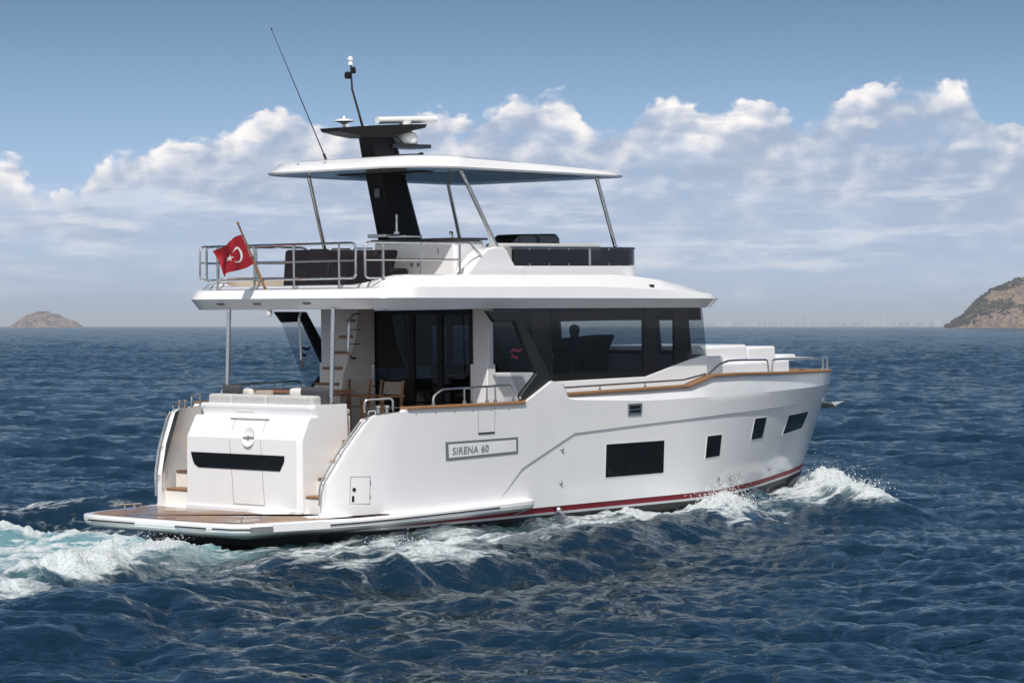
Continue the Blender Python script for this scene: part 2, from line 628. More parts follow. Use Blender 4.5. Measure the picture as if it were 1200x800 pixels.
class Ocean:
    """one tile of a random wind sea (waves between two lengths), synthesised by FFT"""
    def __init__(s, L, N, lmin, lmax, lpeak, rms, wind, spread, seed, chop):
        g = np.random.default_rng(seed)
        k1 = np.fft.fftfreq(N, L / N) * 2 * np.pi
        kx, ky = np.meshgrid(k1, k1, indexing='ij')
        k = np.hypot(kx, ky)
        k[0, 0] = 1
        kp = 2 * np.pi / lpeak
        S = k ** -4 * np.exp(-1.25 * (kp / k) ** 2)
        lam = 2 * np.pi / k
        S *= (lam > lmin) * (lam < lmax)
        c = (kx * math.cos(wind) + ky * math.sin(wind)) / k
        S *= np.where(c > 0, c, 0.25 * -c) ** spread + 0.04
        S[0, 0] = 0
        h = (g.normal(size=(N, N)) + 1j * g.normal(size=(N, N))) * np.sqrt(S)
        z = np.fft.ifft2(h)
        sc = rms / z.real.std()
        s.z = z.real * sc
        s.dx = np.fft.ifft2(-1j * kx / k * h).real * sc * chop
        s.dy = np.fft.ifft2(-1j * ky / k * h).real * sc * chop
        s.L, s.N = L, N

    def sample(s, x, y, rot):
        c, n = math.cos(rot), math.sin(rot)
        u = (x * c + y * n) / s.L * s.N
        v = (-x * n + y * c) / s.L * s.N
        i, j = np.floor(u).astype(np.int64), np.floor(v).astype(np.int64)
        fu, fv = u - i, v - j
        i0, i1, j0, j1 = i % s.N, (i + 1) % s.N, j % s.N, (j + 1) % s.N
        def bl(a):
            return (a[i0, j0] * (1 - fu) + a[i1, j0] * fu) * (1 - fv) + (a[i0, j1] * (1 - fu) + a[i1, j1] * fu) * fv
        z, dx, dy = bl(s.z), bl(s.dx), bl(s.dy)
        return z, dx * c - dy * n, dx * n + dy * c


def poly_field(x, y, pts):
    """distance to a polyline, and the interpolated extra values at the nearest point"""
    best = np.full(x.shape, 1e9)
    val = [np.zeros(x.shape) for _ in pts[0][2:]]
    side = np.zeros(x.shape)
    for a, b in zip(pts[:-1], pts[1:]):
        ax, ay, bx, by = a[0], a[1], b[0], b[1]
        L2 = (bx - ax) ** 2 + (by - ay) ** 2
        t = np.clip(((x - ax) * (bx - ax) + (y - ay) * (by - ay)) / L2, 0, 1)
        d = np.hypot(x - ax - t * (bx - ax), y - ay - t * (by - ay))
        m = d < best
        best = np.where(m, d, best)
        for k in range(len(val)):
            val[k] = np.where(m, a[2 + k] * (1 - t) + b[2 + k] * t, val[k])
        cr = (bx - ax) * (y - ay) - (by - ay) * (x - ax)
        side = np.where(m, np.sign(cr), side)
    return best, side, val


# (along, out, height, width, foam) of the wake's crests; 'out' is mirrored for the other side
BOWWAVE = [(14.75, 0.10, 0.30, 0.30, 1.0), (14.35, 0.8, 0.42, 0.50, 1.4), (13.7, 1.9, 0.46, 0.70, 1.55), (13.1, 2.9, 0.38, 0.75, 1.45), (12.5, 3.6, 0.26, 0.7, 0.9), (11.5, 4.1, 0.12, 0.6, 0.15)]
SHOULDER = [(9.6, 2.75, 0.12, 0.45, 0.7), (8.6, 3.2, 0.28, 0.5, 1.0), (7.9, 3.75, 0.42, 0.55, 1.5), (7.2, 4.3, 0.38, 0.65, 1.25), (5.8, 4.7, 0.26, 0.7, 0.35), (3.0, 5.2, 0.28, 0.9, 0.25),
            (0.0, 5.8, 0.34, 0.9, 0.28), (-2.2, 6.3, 0.50, 0.8, 0.85), (-3.6, 6.6, 0.48, 0.8, 0.70), (-7.0, 7.4, 0.22, 1.1, 0.1), (-14, 9.2, 0.16, 1.5, 0.05), (-30, 13, 0.05, 2.0, 0.0)]
STERN_CREST = [(-1.6, 1.3, 0.0, 0.35, 0.5), (-2.4, 1.45, 0.12, 0.40, 1.1), (-4.0, 2.0, 0.20, 0.50, 1.4), (-6.0, 3.1, 0.22, 0.6, 1.25), (-8.1, 4.4, 0.20, 0.75, 1.15), (-14, 6.4, 0.12, 1.2, 0.6), (-40, 10.0, 0.02, 2.0, 0.2)]


def wake(wx, wy):
    """height, foam and aerated-water fields of the yacht's wake at world positions"""
    rx, ry = wx - BX, wy - BY
    bx = rx * CH + ry * SH
    by = -rx * SH + ry * CH
    jx, jy = fbm(bx * 0.9, by * 0.9, 31, 3) * 0.45, fbm(bx * 0.9 + 50, by * 0.9, 37, 3) * 0.45
    X, Y = bx + jx * 0.8, np.abs(by) + jy * 0.6
    h = np.zeros_like(wx)
    foam = np.zeros_like(wx)
    aer = np.zeros_like(wx)
    gate_in = (bx > -60) & (bx < 22) & (np.abs(by) < 26)
    for pts in (BOWWAVE, SHOULDER, STERN_CREST):
        d, sd, (ch, cw, cf) = poly_field(X, Y, pts)
        w = np.where(sd > 0, cw * 0.75, cw * 1.25)
        g = np.exp(-(d / cw) ** 2)
        h += ch * g - 0.35 * ch * np.exp(-((d - 2.0 * cw) / (1.1 * cw)) ** 2)
        foam = np.maximum(foam, cf * np.exp(-(d / (cw * 1.05)) ** 2))
    # lacy foam drifting back between hull and crest
    ay = np.abs(by)
    out = np.interp(bx, [-30, -14, -3, 3, 7.5, 9.5, 13, 14.6], [13, 9.2, 7.0, 5.8, 4.9, 4.0, 3.3, 0.6])
    inn = np.interp(bx, [-30, -2, -1.5, 1, 8, 10, 12, 13.5, 14.6], [0, 0, 2.2, 2.4, 2.4, 2.2, 1.6, 0.9, 0.0])
    band = np.clip((out - ay) / 0.8, 0, 1) * np.clip((ay - inn + 0.3) / 0.3, 0, 1)
    dens = np.interp(bx, [-40, -20, -8, -3, 1, 5, 8, 10.5, 12.5, 14.2, 14.8], [0.08, 0.24, 0.46, 0.60, 0.66, 0.74, 0.88, 0.74, 0.82, 0.95, 0.0])
    prof = 0.80 + 0.20 * np.exp(-((ay - inn - 0.5) / 0.9) ** 2)
    foam = np.maximum(foam, band * dens * prof)
    # churned water behind the platform
    wid = 2.1 + 0.10 * np.clip(-bx, 0, 60)
    st = np.clip((-0.9 - bx) / 0.9, 0, 1) * np.exp(-(np.abs(by) / wid) ** 4) * np.exp(np.clip(bx, -80, 0) / 26.0)
    foam = np.maximum(foam, 0.98 * st)
    aer = np.maximum(st * 1.1, 0.55 * np.clip(foam - 0.5, 0, 1))
    h += st * (0.04 + 0.16 * np.exp(-((bx + 6.0) / 2.5) ** 2))
    pile = np.interp(bx, [-1, 0.0, 1.5, 4, 7, 10, 12.0, 13.2, 14.6], [0.0, 0.08, 0.18, 0.25, 0.30, 0.36, 0.38, 0.34, 0.05])
    hullw = np.interp(bx, [-1.7, 0, 2, 8, 10, 12, 13.5, 14.5], [2.0, 2.3, 2.5, 2.55, 2.35, 1.75, 1.0, 0.2])
    h += pile * np.exp(-np.clip(ay - hullw, 0, 9) / 1.1)
    # rough white water has its own lumps
    lump = fbm(wx * 1.6, wy * 1.6, 71, 5, 0.62)
    h += np.clip(foam - 0.25, 0, 1.2) * lump * 0.22
    h += np.clip(foam - 0.9, 0, 1.0) * np.abs(fbm(wx * 4.2, wy * 4.2, 91, 4, 0.6)) * 0.30
    # keep the sea below the platform and inside the hull low
    inside = ((bx > -1.75) & (bx < 14.5) & (ay < np.interp(bx, [-1.75, -1.0, 0, 8, 12, 14.5], [1.9, 2.1, 1.9, 2.0, 1.1, 0.05])))
    h = np.where(gate_in, h, 0)
    foam = np.where(gate_in, foam, 0)
    aer = np.where(gate_in, aer, 0)
    return h, foam, aer, inside & gate_in, bx, by


def build_water():
    f_px = 2816.0
    # distances: even steps on the picture plane, then to the horizon
    d_near = np.geomspace(4.0, 23.0, 40)
    d_mid = CAM_H * f_px / np.linspace(CAM_H * f_px / 23.3, CAM_H * f_px / 100.0, 500)
    far, st = [100.7], 0.70
    while far[-1] < 2600:
        if far[-1] > 350:
            st = 0.70 + 2.2 * ((far[-1] - 350) / 600.0)
        far.append(far[-1] + st)
    D = np.concatenate([d_near, d_mid, far, np.geomspace(2612, 27000, 60)])
    core = np.linspace(-11.6, 11.6, 920)
    print('water rows', len(D))
    side = 11.6 + np.cumsum(np.geomspace(0.035, 6.5, 85))
    side = side[side < 176]
    A = np.radians(np.concatenate([-side[::-1], core, side]))
    DD, AA = np.meshgrid(D, A, indexing='ij')
    x, y = DD * np.sin(AA), DD * np.cos(AA)
    dstep = np.gradient(D)[:, None] * np.ones_like(x)
    big = Ocean(190.0, 256, 7.0, 70.0, 15.0, 0.088, R(-100), 2.0, 3, 1.1)
    mid = Ocean(61.0, 512, 0.8, 7.5, 2.7, 0.056, R(-96), 1.7, 5, 1.05)
    sml = Ocean(13.7, 512, 0.16, 1.5, 0.8, 0.0165, R(-80), 1.2, 8, 1.1)
    z = np.zeros_like(x)
    ox, oy = np.zeros_like(x), np.zeros_like(x)
    for o, rot, lam, amp in ((big, 0.2, 12.0, 1.0), (mid, -0.31, 3.5, 1.0), (sml, 0.77, 0.7, 1.0)):
        w = np.maximum(1.0 / (1.0 + (dstep / (lam * 0.9)) ** 2), 0.5)
        # patchy wind: some areas are rougher than others
        pat = 0.80 + 0.45 * fbm(x * 0.035 + 3 * lam, y * 0.02, 5, 3)
        a, b, c = o.sample(x, y, rot)
        z += a * w * amp * pat
        ox += b * w * amp * pat
        oy += c * w * amp * pat
    wh, foam, aer, inside, bx, by = wake(x, y)
    calm = 1 - 0.55 * np.clip(aer, 0, 1)
    z = z * calm + wh
    z = np.where(inside, -0.12, z)
    # stray whitecap specks on the steepest crests near the wake only
    ox *= np.where(np.abs(foam) > 0.3, 0.6, 1.0)
    oy *= np.where(np.abs(foam) > 0.3, 0.6, 1.0)
    n, m = x.shape
    co_ = np.stack([x + ox, y + oy, z], -1).reshape(-1, 3).astype(np.float32)
    idx = np.arange(n * m).reshape(n, m)
    q = np.stack([idx[:-1, :-1], idx[:-1, 1:], idx[1:, 1:], idx[1:, :-1]], -1).reshape(-1, 4)
    q = q[:, ::-1]
    me = bpy.data.meshes.new('water')
    me.vertices.add(len(co_))
    me.vertices.foreach_set('co', co_.ravel())
    me.loops.add(q.size)
    me.loops.foreach_set('vertex_index', q.ravel().astype(np.int32))
    me.polygons.add(len(q))
    me.polygons.foreach_set('loop_start', np.arange(0, q.size, 4, dtype=np.int32))
    me.polygons.foreach_set('use_smooth', np.ones(len(q), bool))
    me.update()
    for nm, arr in (('foam', foam), ('aerated', aer)):
        at = me.attributes.new(nm, 'FLOAT', 'POINT')
        at.data.foreach_set('value', arr.ravel().astype(np.float32))
    o = bpy.data.objects.new('water', me)
    C.objects.link(o)
    o['kind'] = 'structure'
    o['label'] = 'dark blue choppy sea with the white wake of the yacht'
    me.materials.append(water_mat())
    return o


def water_mat():
    mt = bpy.data.materials.new('sea_water')
    mt.use_nodes = True
    t = NT(mt.node_tree)
    t.nt.nodes.clear()
    out = t.n('ShaderNodeOutputMaterial')
    body = t.n('ShaderNodeBsdfDiffuse')
    gloss = t.n('ShaderNodeBsdfGlossy')
    w = t.n('ShaderNodeMixShader')
    tc = t.n('ShaderNodeTexCoord')
    pos = tc.outputs['Object']
    fo = t.n('ShaderNodeAttribute', attribute_name='foam')
    ae = t.n('ShaderNodeAttribute', attribute_name='aerated')
    foam, aer = fo.outputs['Fac'], ae.outputs['Fac']
    # ripples
    mp = t.n('ShaderNodeMapping')
    mp.inputs['Scale'].default_value = (0.75, 1.5, 1.0)
    mp.inputs['Rotation'].default_value = (0, 0, 0.15)
    t.link(pos, mp.inputs['Vector'])
    n1 = t.noise(mp.outputs[0], 1.1, 4, 0.52, 0.0)
    n2 = t.noise(mp.outputs[0], 9.0, 3, 0.55, 0.0)
    n3 = t.noise(mp.outputs[0], 0.22, 4, 0.6, 0.4)
    hgt = t.m('ADD', t.m('ADD', t.m('MULTIPLY', n1.outputs['Fac'], 0.10), t.m('MULTIPLY', n2.outputs['Fac'], 0.022)), t.m('MULTIPLY', n3.outputs['Fac'], 0.30))
    bmp = t.n('ShaderNodeBump')
    bmp.inputs['Strength'].default_value = 0.9
    bmp.inputs['Distance'].default_value = 1.0
    t.link(hgt, bmp.inputs['Height'])
    # small facets at every distance: tilt the normal directly
    n4 = t.noise(mp.outputs[0], 2.6, 3, 0.6, 0.2)
    tl = t.n('ShaderNodeVectorMath', operation='SUBTRACT')
    t.link(n4.outputs['Color'], tl.inputs[0])
    tl.inputs[1].default_value = (0.5, 0.5, 0.5)
    tm = t.n('ShaderNodeVectorMath', operation='MULTIPLY')
    t.link(tl.outputs[0], tm.inputs[0])
    tm.inputs[1].default_value = (0.16, 0.24, 0.0)
    n5 = t.noise(mp.outputs[0], 0.42, 3, 0.55, 0.0)
    tl5 = t.n('ShaderNodeVectorMath', operation='SUBTRACT')
    t.link(n5.outputs['Color'], tl5.inputs[0])
    tl5.inputs[1].default_value = (0.5, 0.5, 0.5)
    tm5 = t.n('ShaderNodeVectorMath', operation='MULTIPLY')
    t.link(tl5.outputs[0], tm5.inputs[0])
    tm5.inputs[1].default_value = (0.28, 0.46, 0.0)
    ta5 = t.n('ShaderNodeVectorMath', operation='ADD')
    t.link(tm.outputs[0], ta5.inputs[0])
    t.link(tm5.outputs[0], ta5.inputs[1])
    ta = t.n('ShaderNodeVectorMath', operation='ADD')
    t.link(bmp.outputs[0], ta.inputs[0])
    t.link(ta5.outputs[0], ta.inputs[1])
    tn = t.n('ShaderNodeVectorMath', operation='NORMALIZE')
    t.link(ta.outputs[0], tn.inputs[0])
    nrm = tn.outputs[0]
    # body colour of the water
    deep = (0.0045, 0.020, 0.046, 1)
    bv = t.noise(pos, 0.05, 3, 0.5)
    c = t.mix(bv.outputs['Fac'], (0.0005, 0.009, 0.014, 1), (0.0009, 0.014, 0.021, 1))
    c = t.mix(t.m('MULTIPLY', aer, 0.9, clamp=True), c, (0.24, 0.47, 0.50, 1))
    t.link(c, body.inputs['Color'])
    gloss.inputs['Roughness'].default_value = 0.09
    gloss.inputs['Color'].default_value = (0.86, 0.95, 1.0, 1)
    t.link(nrm, gloss.inputs['Normal'])
    fres = t.n('ShaderNodeFresnel')
    fres.inputs['IOR'].default_value = 1.333
    t.link(nrm, fres.inputs['Normal'])
    # a wind-roughened sea never mirrors fully at a grazing angle
    t.link(t.mapr(fres.outputs[0], 0.02, 1.0, 0.022, 0.50, smooth=False), w.inputs[0])
    t.link(body.outputs[0], w.inputs[1])
    t.link(gloss.outputs[0], w.inputs[2])
    # foam: streaky lace drawn out along the yacht's course
    mf = t.n('ShaderNodeMapping')
    mf.inputs['Rotation'].default_value = (0, 0, -HEAD)
    mf.inputs['Scale'].default_value = (1, 1, 1)
    t.link(pos, mf.inputs['Vector'])
    ms = t.n('ShaderNodeMapping')
    ms.inputs['Scale'].default_value = (0.30, 1.0, 1.0)
    t.link(mf.outputs[0], ms.inputs['Vector'])
    wn = t.noise(ms.outputs[0], 1.1, 4, 0.6)
    ws = t.n('ShaderNodeVectorMath', operation='SUBTRACT')
    t.link(wn.outputs['Color'], ws.inputs[0])
    ws.inputs[1].default_value = (0.5, 0.5, 0.5)
    wm = t.n('ShaderNodeVectorMath', operation='SCALE')
    t.link(ws.outputs[0], wm.inputs[0])
    wm.inputs['Scale'].default_value = 0.9
    wa = t.n('ShaderNodeVectorMath', operation='ADD')
    t.link(ms.outputs[0], wa.inputs[0])
    t.link(wm.outputs[0], wa.inputs[1])
    P = wa.outputs[0]
    lace = None
    for sc, k in ((1.5, 0.5), (3.6, 0.32), (8.5, 0.18)):
        v = t.n('ShaderNodeTexVoronoi', feature='DISTANCE_TO_EDGE')
        t.link(P, v.inputs['Vector'])
        v.inputs['Scale'].default_value = sc
        h = t.m('MULTIPLY', t.mapr(v.outputs['Distance'], 0.0, 0.34), k)
        lace = h if lace is None else t.m('ADD', lace, h)
    fb = t.noise(P, 0.9, 7, 0.66)
    thr = t.m('ADD', t.m('MULTIPLY', lace, 0.80), t.m('MULTIPLY', t.mapr(fb.outputs['Fac'], 0.25, 0.75), 0.62))
    brk = t.noise(P, 9.0, 5, 0.7)
    thr = t.m('ADD', thr, t.m('MULTIPLY', t.m('SUBTRACT', brk.outputs['Fac'], 0.5), 0.50))
    fac = t.mapr(t.m('SUBTRACT', foam, thr), -0.04, 0.50)
    fine = t.noise(pos, 26.0, 4, 0.7)
    fac2 = t.m('MULTIPLY', fac, t.mapr(fine.outputs['Fac'], 0.28, 0.52, 0.62, 1.0), clamp=True)
    fd = t.n('ShaderNodeBsdfPrincipled')
    fcol = t.mix(fine.outputs['Fac'], (0.50, 0.57, 0.60, 1), (0.80, 0.83, 0.84, 1))
    t.link(fcol, fd.inputs['Base Color'])
    fd.inputs['Roughness'].default_value = 0.75
    fb2 = t.n('ShaderNodeBump')
    fb2.inputs['Strength'].default_value = 0.9
    fb2.inputs['Distance'].default_value = 0.12
    fn2 = t.noise(pos, 7.0, 6, 0.68)
    t.link(fn2.outputs['Fac'], fb2.inputs['Height'])
    t.link(fb2.outputs[0], fd.inputs['Normal'])
    mx = t.n('ShaderNodeMixShader')
    t.link(fac2, mx.inputs[0])
    t.link(w.outputs[0], mx.inputs[1])
    t.link(fd.outputs[0], mx.inputs[2])
    t.link(mx.outputs[0], out.inputs['Surface'])
    return mt


water = build_water()


# ---- shores
def rock_mat(name, a, b, c, scale):
    m = bpy.data.materials.new(name)
    m.use_nodes = True
    t = NT(m.node_tree)
    p = t.nt.nodes['Principled BSDF']
    p.inputs['Roughness'].default_value = 0.95
    p.inputs['Specular IOR Level'].default_value = 0.1
    tc = t.n('ShaderNodeTexCoord')
    n1 = t.noise(tc.outputs['Object'], scale, 6, 0.65)
    n2 = t.noise(tc.outputs['Object'], scale * 4.1, 6, 0.7)
    col = t.mix(t.mapr(n1.outputs['Fac'], 0.38, 0.62), (*a, 1), (*b, 1))
    col = t.mix(t.mapr(n2.outputs['Fac'], 0.50, 0.64), col, (*c, 1))
    t.link(col, p.inputs['Base Color'])
    bp_ = t.n('ShaderNodeBump')
    bp_.inputs['Strength'].default_value = 1.0
    bp_.inputs['Distance'].default_value = 0.6 / scale
    t.link(n2.outputs['Fac'], bp_.inputs['Height'])
    t.link(bp_.outputs[0], p.inputs['Normal'])
    MAT[name] = m


rock_mat('island_rock', (0.36, 0.25, 0.23), (0.10, 0.105, 0.11), (0.55, 0.47, 0.42), 0.034)
rock_mat('headland_rock', (0.40, 0.285, 0.23), (0.24, 0.175, 0.14), (0.56, 0.45, 0.37), 0.040)
rock_mat('far_land', (0.16, 0.17, 0.17), (0.24, 0.23, 0.21), (0.30, 0.29, 0.28), 0.004)
pmat('scrub_leaf', (0.036, 0.036, 0.026), 0.95, var=0.5, vscale=0.05)
pmat('city_wall', (0.55, 0.55, 0.56), 0.8, var=0.12, vscale=0.01)
pmat('city_wall_grey', (0.28, 0.32, 0.38), 0.7, var=0.12, vscale=0.01)
pmat('city_roof', (0.36, 0.30, 0.28), 0.8, var=0.1, vscale=0.02)


def land(name, profile, dist, depth_f, depth_b, nx, ny, rough, seed, mat, label):
    """shore seen from the sea: profile = (picture column, height in picture rows)"""
    k = dist / 3300.0
    xs = np.linspace((profile[0][0] - 600) * k, (profile[-1][0] - 600) * k, nx)
    H = np.interp(xs, [(p[0] - 600) * k for p in profile], [p[1] * k for p in profile])
    v = np.linspace(-1, 1, ny)
    X, V = np.meshgrid(xs, v, indexing='ij')
    hmax = H.max()
    wf = np.clip(H / hmax * 1.6, 0.05, 1)[:, None]
    Yd = dist + np.where(V < 0, V * depth_f, V * depth_b) * wf
    s = 1 - np.abs(V)
    front = np.where(s < 0.25, s / 0.25 * 0.30, 0.30 + (s - 0.25) / 0.75 * 0.70)
    Z = H[:, None] * np.where(V < 0, front, np.sqrt(np.clip(s, 0, 1)))
    sc = hmax / 3.0
    nz = fbm(X / sc, Yd / sc, seed, 6, 0.55)
    Z = Z + nz * rough * hmax * np.clip(Z / hmax * 3.5, 0, 1) * (1 - 0.75 * np.clip(1 - np.abs(V) * 6, 0, 1))
    gul = np.abs(fbm(X / (sc * 1.4), Yd / (sc * 5), seed + 9, 4, 0.5))
    Z = Z - gul * rough * hmax * 0.6 * np.clip(s * 4, 0, 1) * np.clip((0.9 - s) * 4, 0, 1)
    Z[:, 0] = -1.5
    Z[:, -1] = -1.5
    rows = [[(X[i, j], Yd[i, j], Z[i, j]) for j in range(ny)] for i in range(nx)]
    mb = MB().grid(rows)
    o = mb.build(name, mat, None, smooth=80)
    tag(o, label, None, None, 'structure')
    return X, Yd, Z, o


land('island', [(7, 0), (10, 1.2), (15, 3.5), (22, 8.5), (26, 11.5), (30, 14), (36, 16.5), (42, 18.2), (47, 19.5), (52, 18.8), (57, 19.3), (61, 16.8), (67, 15.8), (74, 12.5), (81, 9.4), (88, 7.2), (93, 4.6), (96, 2), (98, 0)],
     7600, 90, 90, 150, 60, 0.16, 21, 'island_rock', 'small bare rocky island on the horizon left of the yacht')
HX, HYd, HZ, hob = land('headland', [(1102, 0), (1106, 0.8), (1110, 2.5), (1115, 6), (1122, 11), (1130, 16), (1138, 24), (1144, 31), (1150, 36), (1160, 43), (1170, 47.5), (1180, 52.5), (1190, 57), (1200, 61), (1230, 74),
                                  (1300, 96), (1400, 104), (1600, 70), (1800, 0)], 4500, 150, 240, 420, 90, 0.14, 44, 'headland_rock', 'steep rocky headland with dark scrub at the right edge of the picture')


def scrub():
    g = np.random.default_rng(9)
    ico = bmesh.new()
    bmesh.ops.create_icosphere(ico, subdivisions=1, radius=1.0)
    bv = np.array([v.co[:] for v in ico.verts])
    bf = [tuple(v.index for v in f.verts) for f in ico.faces]
    ico.free()
    mb = MB()
    nx, ny = HX.shape
    half = ny // 2
    cnt = 0
    tries = 0
    while cnt < 5200 and tries < 90000:
        tries += 1
        i, j = int(g.integers(0, int(nx * 0.62))), int(g.integers(4, half + 3))
        z = HZ[i, j]
        if z < 3.0:
            continue
        s = j / half
        x, y = HX[i, j], HYd[i, j]
        d = fbm(np.array([x / 26.0 + z / 60.0]), np.array([z / 15.0 - x / 90.0]), 55, 6, 0.68)[0]
        top = HZ[i, half]
        rel = z / max(top, 1)
        want = 0.0 + (0.22 if rel > 0.86 else 0.0) + (0.22 if top < 55 else 0.0) - (0.35 if rel < 0.22 else 0.0)
        if d + want < 0.02 + 0.30 * g.random():
            continue
        r = 0.9 + 1.9 * g.random() ** 1.7
        jit = 1 + 0.35 * g.normal(size=(len(bv), 1))
        v = bv * jit * np.array([r * 1.15, r, r * 0.85]) + np.array([x + g.normal() * 1.2, y + g.normal() * 1.0, z + r * 0.3])
        mb.add(v, bf)
        cnt += 1
    o = mb.build('scrub', 'scrub_leaf', None, smooth=10, recalc=False)
    tag(o, 'dark green scrub scattered over the rocky headland', None, None, 'stuff')


scrub()
land('far_shore', [(560, 0), (640, 1.5), (760, 2.5), (860, 3.5), (900, 4.5), (960, 3.6), (1030, 4.4), (1090, 4.2), (1180, 5.5), (1300, 4), (1400, 0)], 25200, 300, 300, 160, 12, 0.10, 12, 'far_land', 'pale low shore in the haze below the distant towers')


def city():
    g = random.Random(4)
    k = 24500 / 3300.0
    spots = []
    x = 836.0
    while x < 1106:
        w = g.uniform(1.6, 4.2)
        h = g.uniform(3.0, 6.0)
        for c, s, a in ((851, 9, 9), (907, 4, 4), (940, 5, 6), (981, 6, 5), (1018, 14, 8), (1040, 6, 6), (1070, 8, 2), (1097, 5, 4.5)):
            h += a * math.exp(-((x - c) / s) ** 2) * g.uniform(0.4, 1.05)
        spots.append((x, w, h))
        x += w + g.uniform(0.1, 2.2)
    spots += [(1012, 3.2, 13.5), (1024, 3.0, 13.8), (1033, 3.0, 12.8), (851, 9, 13.5), (1093, 4.0, 8.5), (1098, 4.5, 9.5)]
    for x, w, h in spots:
        X, W, Hh = (x - 600) * k, w * k, h * k
        b = (X, 24400 + g.uniform(-150, 150), 0)
        mat = 'city_wall' if g.random() < 0.62 else 'city_wall_grey'
        mb = MB()
        d = W * g.uniform(0.7, 1.2)
        mb.box2((-W / 2, -d / 2, -1), (W / 2, d / 2, Hh * 0.93))
        mb.box2((-W * 0.54, -d * 0.54, Hh * 0.93), (W * 0.54, d * 0.54, Hh * 0.945))
        mb.box2((-W * 0.22, -d * 0.22, Hh * 0.945), (W * 0.2, d * 0.2, Hh))
        nf = max(3, int(Hh / 5))
        for q in range(1, nf):
            zz = Hh * 0.93 * q / nf
            mb.box2((-W * 0.51, -d * 0.51, zz - 0.6), (W * 0.51, d * 0.51, zz + 0.6), 1)
        o = mb.build('city_building', [mat, 'city_roof' if h < 5 else 'city_wall_grey'], None)
        o.location = b
        tall = h > 8
        tag(o, ('tall pale tower block rising above the hazy skyline on the horizon' if tall else 'low hazy building in the pale city strip on the horizon'), 'building',
            'taller towers of the distant city' if tall else 'low buildings of the distant city')


city()


def haze():
    m = bpy.data.materials.new('haze')
    m.use_nodes = True
    t = NT(m.node_tree)
    t.nt.nodes.clear()
    out = t.n('ShaderNodeOutputMaterial')
    v = t.n('ShaderNodeVolumePrincipled')
    v.inputs['Color'].default_value = (0.86, 0.92, 1.0, 1)
    v.inputs['Density'].default_value = HAZE
    v.inputs['Anisotropy'].default_value = 0.0
    t.link(v.outputs[0], out.inputs['Volume'])
    MAT['haze'] = m
    o = MB().box2((-28000, -28000, -3.0), (28000, 28000, 130.0)).build('haze', 'haze', None)
    tag(o, 'pale blue sea haze veiling the far shore', None, None, 'stuff')


HAZE = 0.6e-4
haze()


# ---- flying spray at the two breaking crests
def spray():
    g = np.random.default_rng(17)
    octv = np.array([(1, 0, 0), (-1, 0, 0), (0, 1, 0), (0, -1, 0), (0, 0, 1), (0, 0, -1)], float)
    octf = [(0, 2, 4), (2, 1, 4), (1, 3, 4), (3, 0, 4), (2, 0, 5), (1, 2, 5), (3, 1, 5), (0, 3, 5)]
    mb = MB()

    def burst(n, a, b, z0, zs, sx, rr):
        for _ in range(n):
            t = g.random()
            p = np.array(a) * (1 - t) + np.array(b) * t
            bx, by = p[0] + g.normal() * sx, p[1] + g.normal() * sx
            z = z0 + abs(g.normal()) * zs
            r = rr * (0.25 + g.random() ** 3)
            wx, wy = BX + bx * CH - by * SH, BY + bx * SH + by * CH
            mb.add(octv * r * (0.7 + 0.6 * g.random((1, 3))) + np.array([wx, wy, z]), octf)
    burst(2600, (14.0, -1.2), (12.8, -3.2), 0.30, 0.14, 0.26, 0.012)
    burst(900, (14.2, -0.8), (13.0, -2.8), 0.42, 0.20, 0.25, 0.007)
    burst(2200, (8.4, -3.4), (7.3, -4.2), 0.30, 0.15, 0.24, 0.012)
    burst(900, (8.3, -3.4), (7.5, -4.1), 0.42, 0.22, 0.25, 0.007)
    burst(900, (-2.8, -1.6), (-6.5, -3.4), 0.22, 0.07, 0.25, 0.008)
    burst(600, (-2.2, -6.2), (-3.6, -6.6), 0.36, 0.08, 0.2, 0.008)
    m = bpy.data.materials.new('spray')
    m.use_nodes = True
    m.node_tree.nodes['Principled BSDF'].inputs['Base Color'].default_value = (0.82, 0.85, 0.86, 1)
    m.node_tree.nodes['Principled BSDF'].inputs['Roughness'].default_value = 0.4
    MAT['spray'] = m
    o = mb.build('spray', 'spray', None, recalc=False)
    tag(o, 'white spray thrown up by the bow wave and the wake', None, None, 'stuff')


spray()

# ================================================================== THE YACHT
yacht = empty('motor_yacht')
tag(yacht, 'white flybridge motor yacht under way with black mast and white hardtop', 'yacht')


def ip(x, pts):
    return float(np.interp(x, [p[0] for p in pts], [p[1] for p in pts]))


STERN = [(-0.06, 2.12), (0.03, 2.19), (0.12, 2.25), (0.3, 2.35), (0.6, 2.47), (1.0, 2.57), (1.5, 2.63), (2.5, 2.68), (4.0, 2.70)]
ZG = [(3.3, 0.45), (3.91, 1.03), (5.2, 1.56), (7.1, 1.64), (9.6, 1.73), (13.3, 1.79), (15.6, 1.83)]
ZK = [(5.03, 2.13), (7.1, 2.04), (9.6, 2.06), (13.3, 2.08), (15.6, 2.10)]
ZR = [(-0.06, 2.03), (0.9, 2.07), (0.96, 2.10), (3.9, 2.10), (4.62, 2.46), (4.88, 2.42), (5.03, 2.20), (8.3, 2.24), (8.97, 2.40),
      (9.9, 2.41), (10.8, 2.39), (12.3, 2.36), (15.6, 2.29)]
ZC = [(-0.06, 0.33), (1.7, 0.33), (9.4, 0.35), (11.2, 0.42), (12.3, 0.47), (13.5, 0.50), (15.6, 0.53)]
XA = [(0.3, -0.06), (0.9, -0.05), (1.37, 0.16), (1.98, 0.58), (2.04, 0.74), (2.1, 0.80)]


def bow_x(z):
    return 14.86 + 0.43 * z


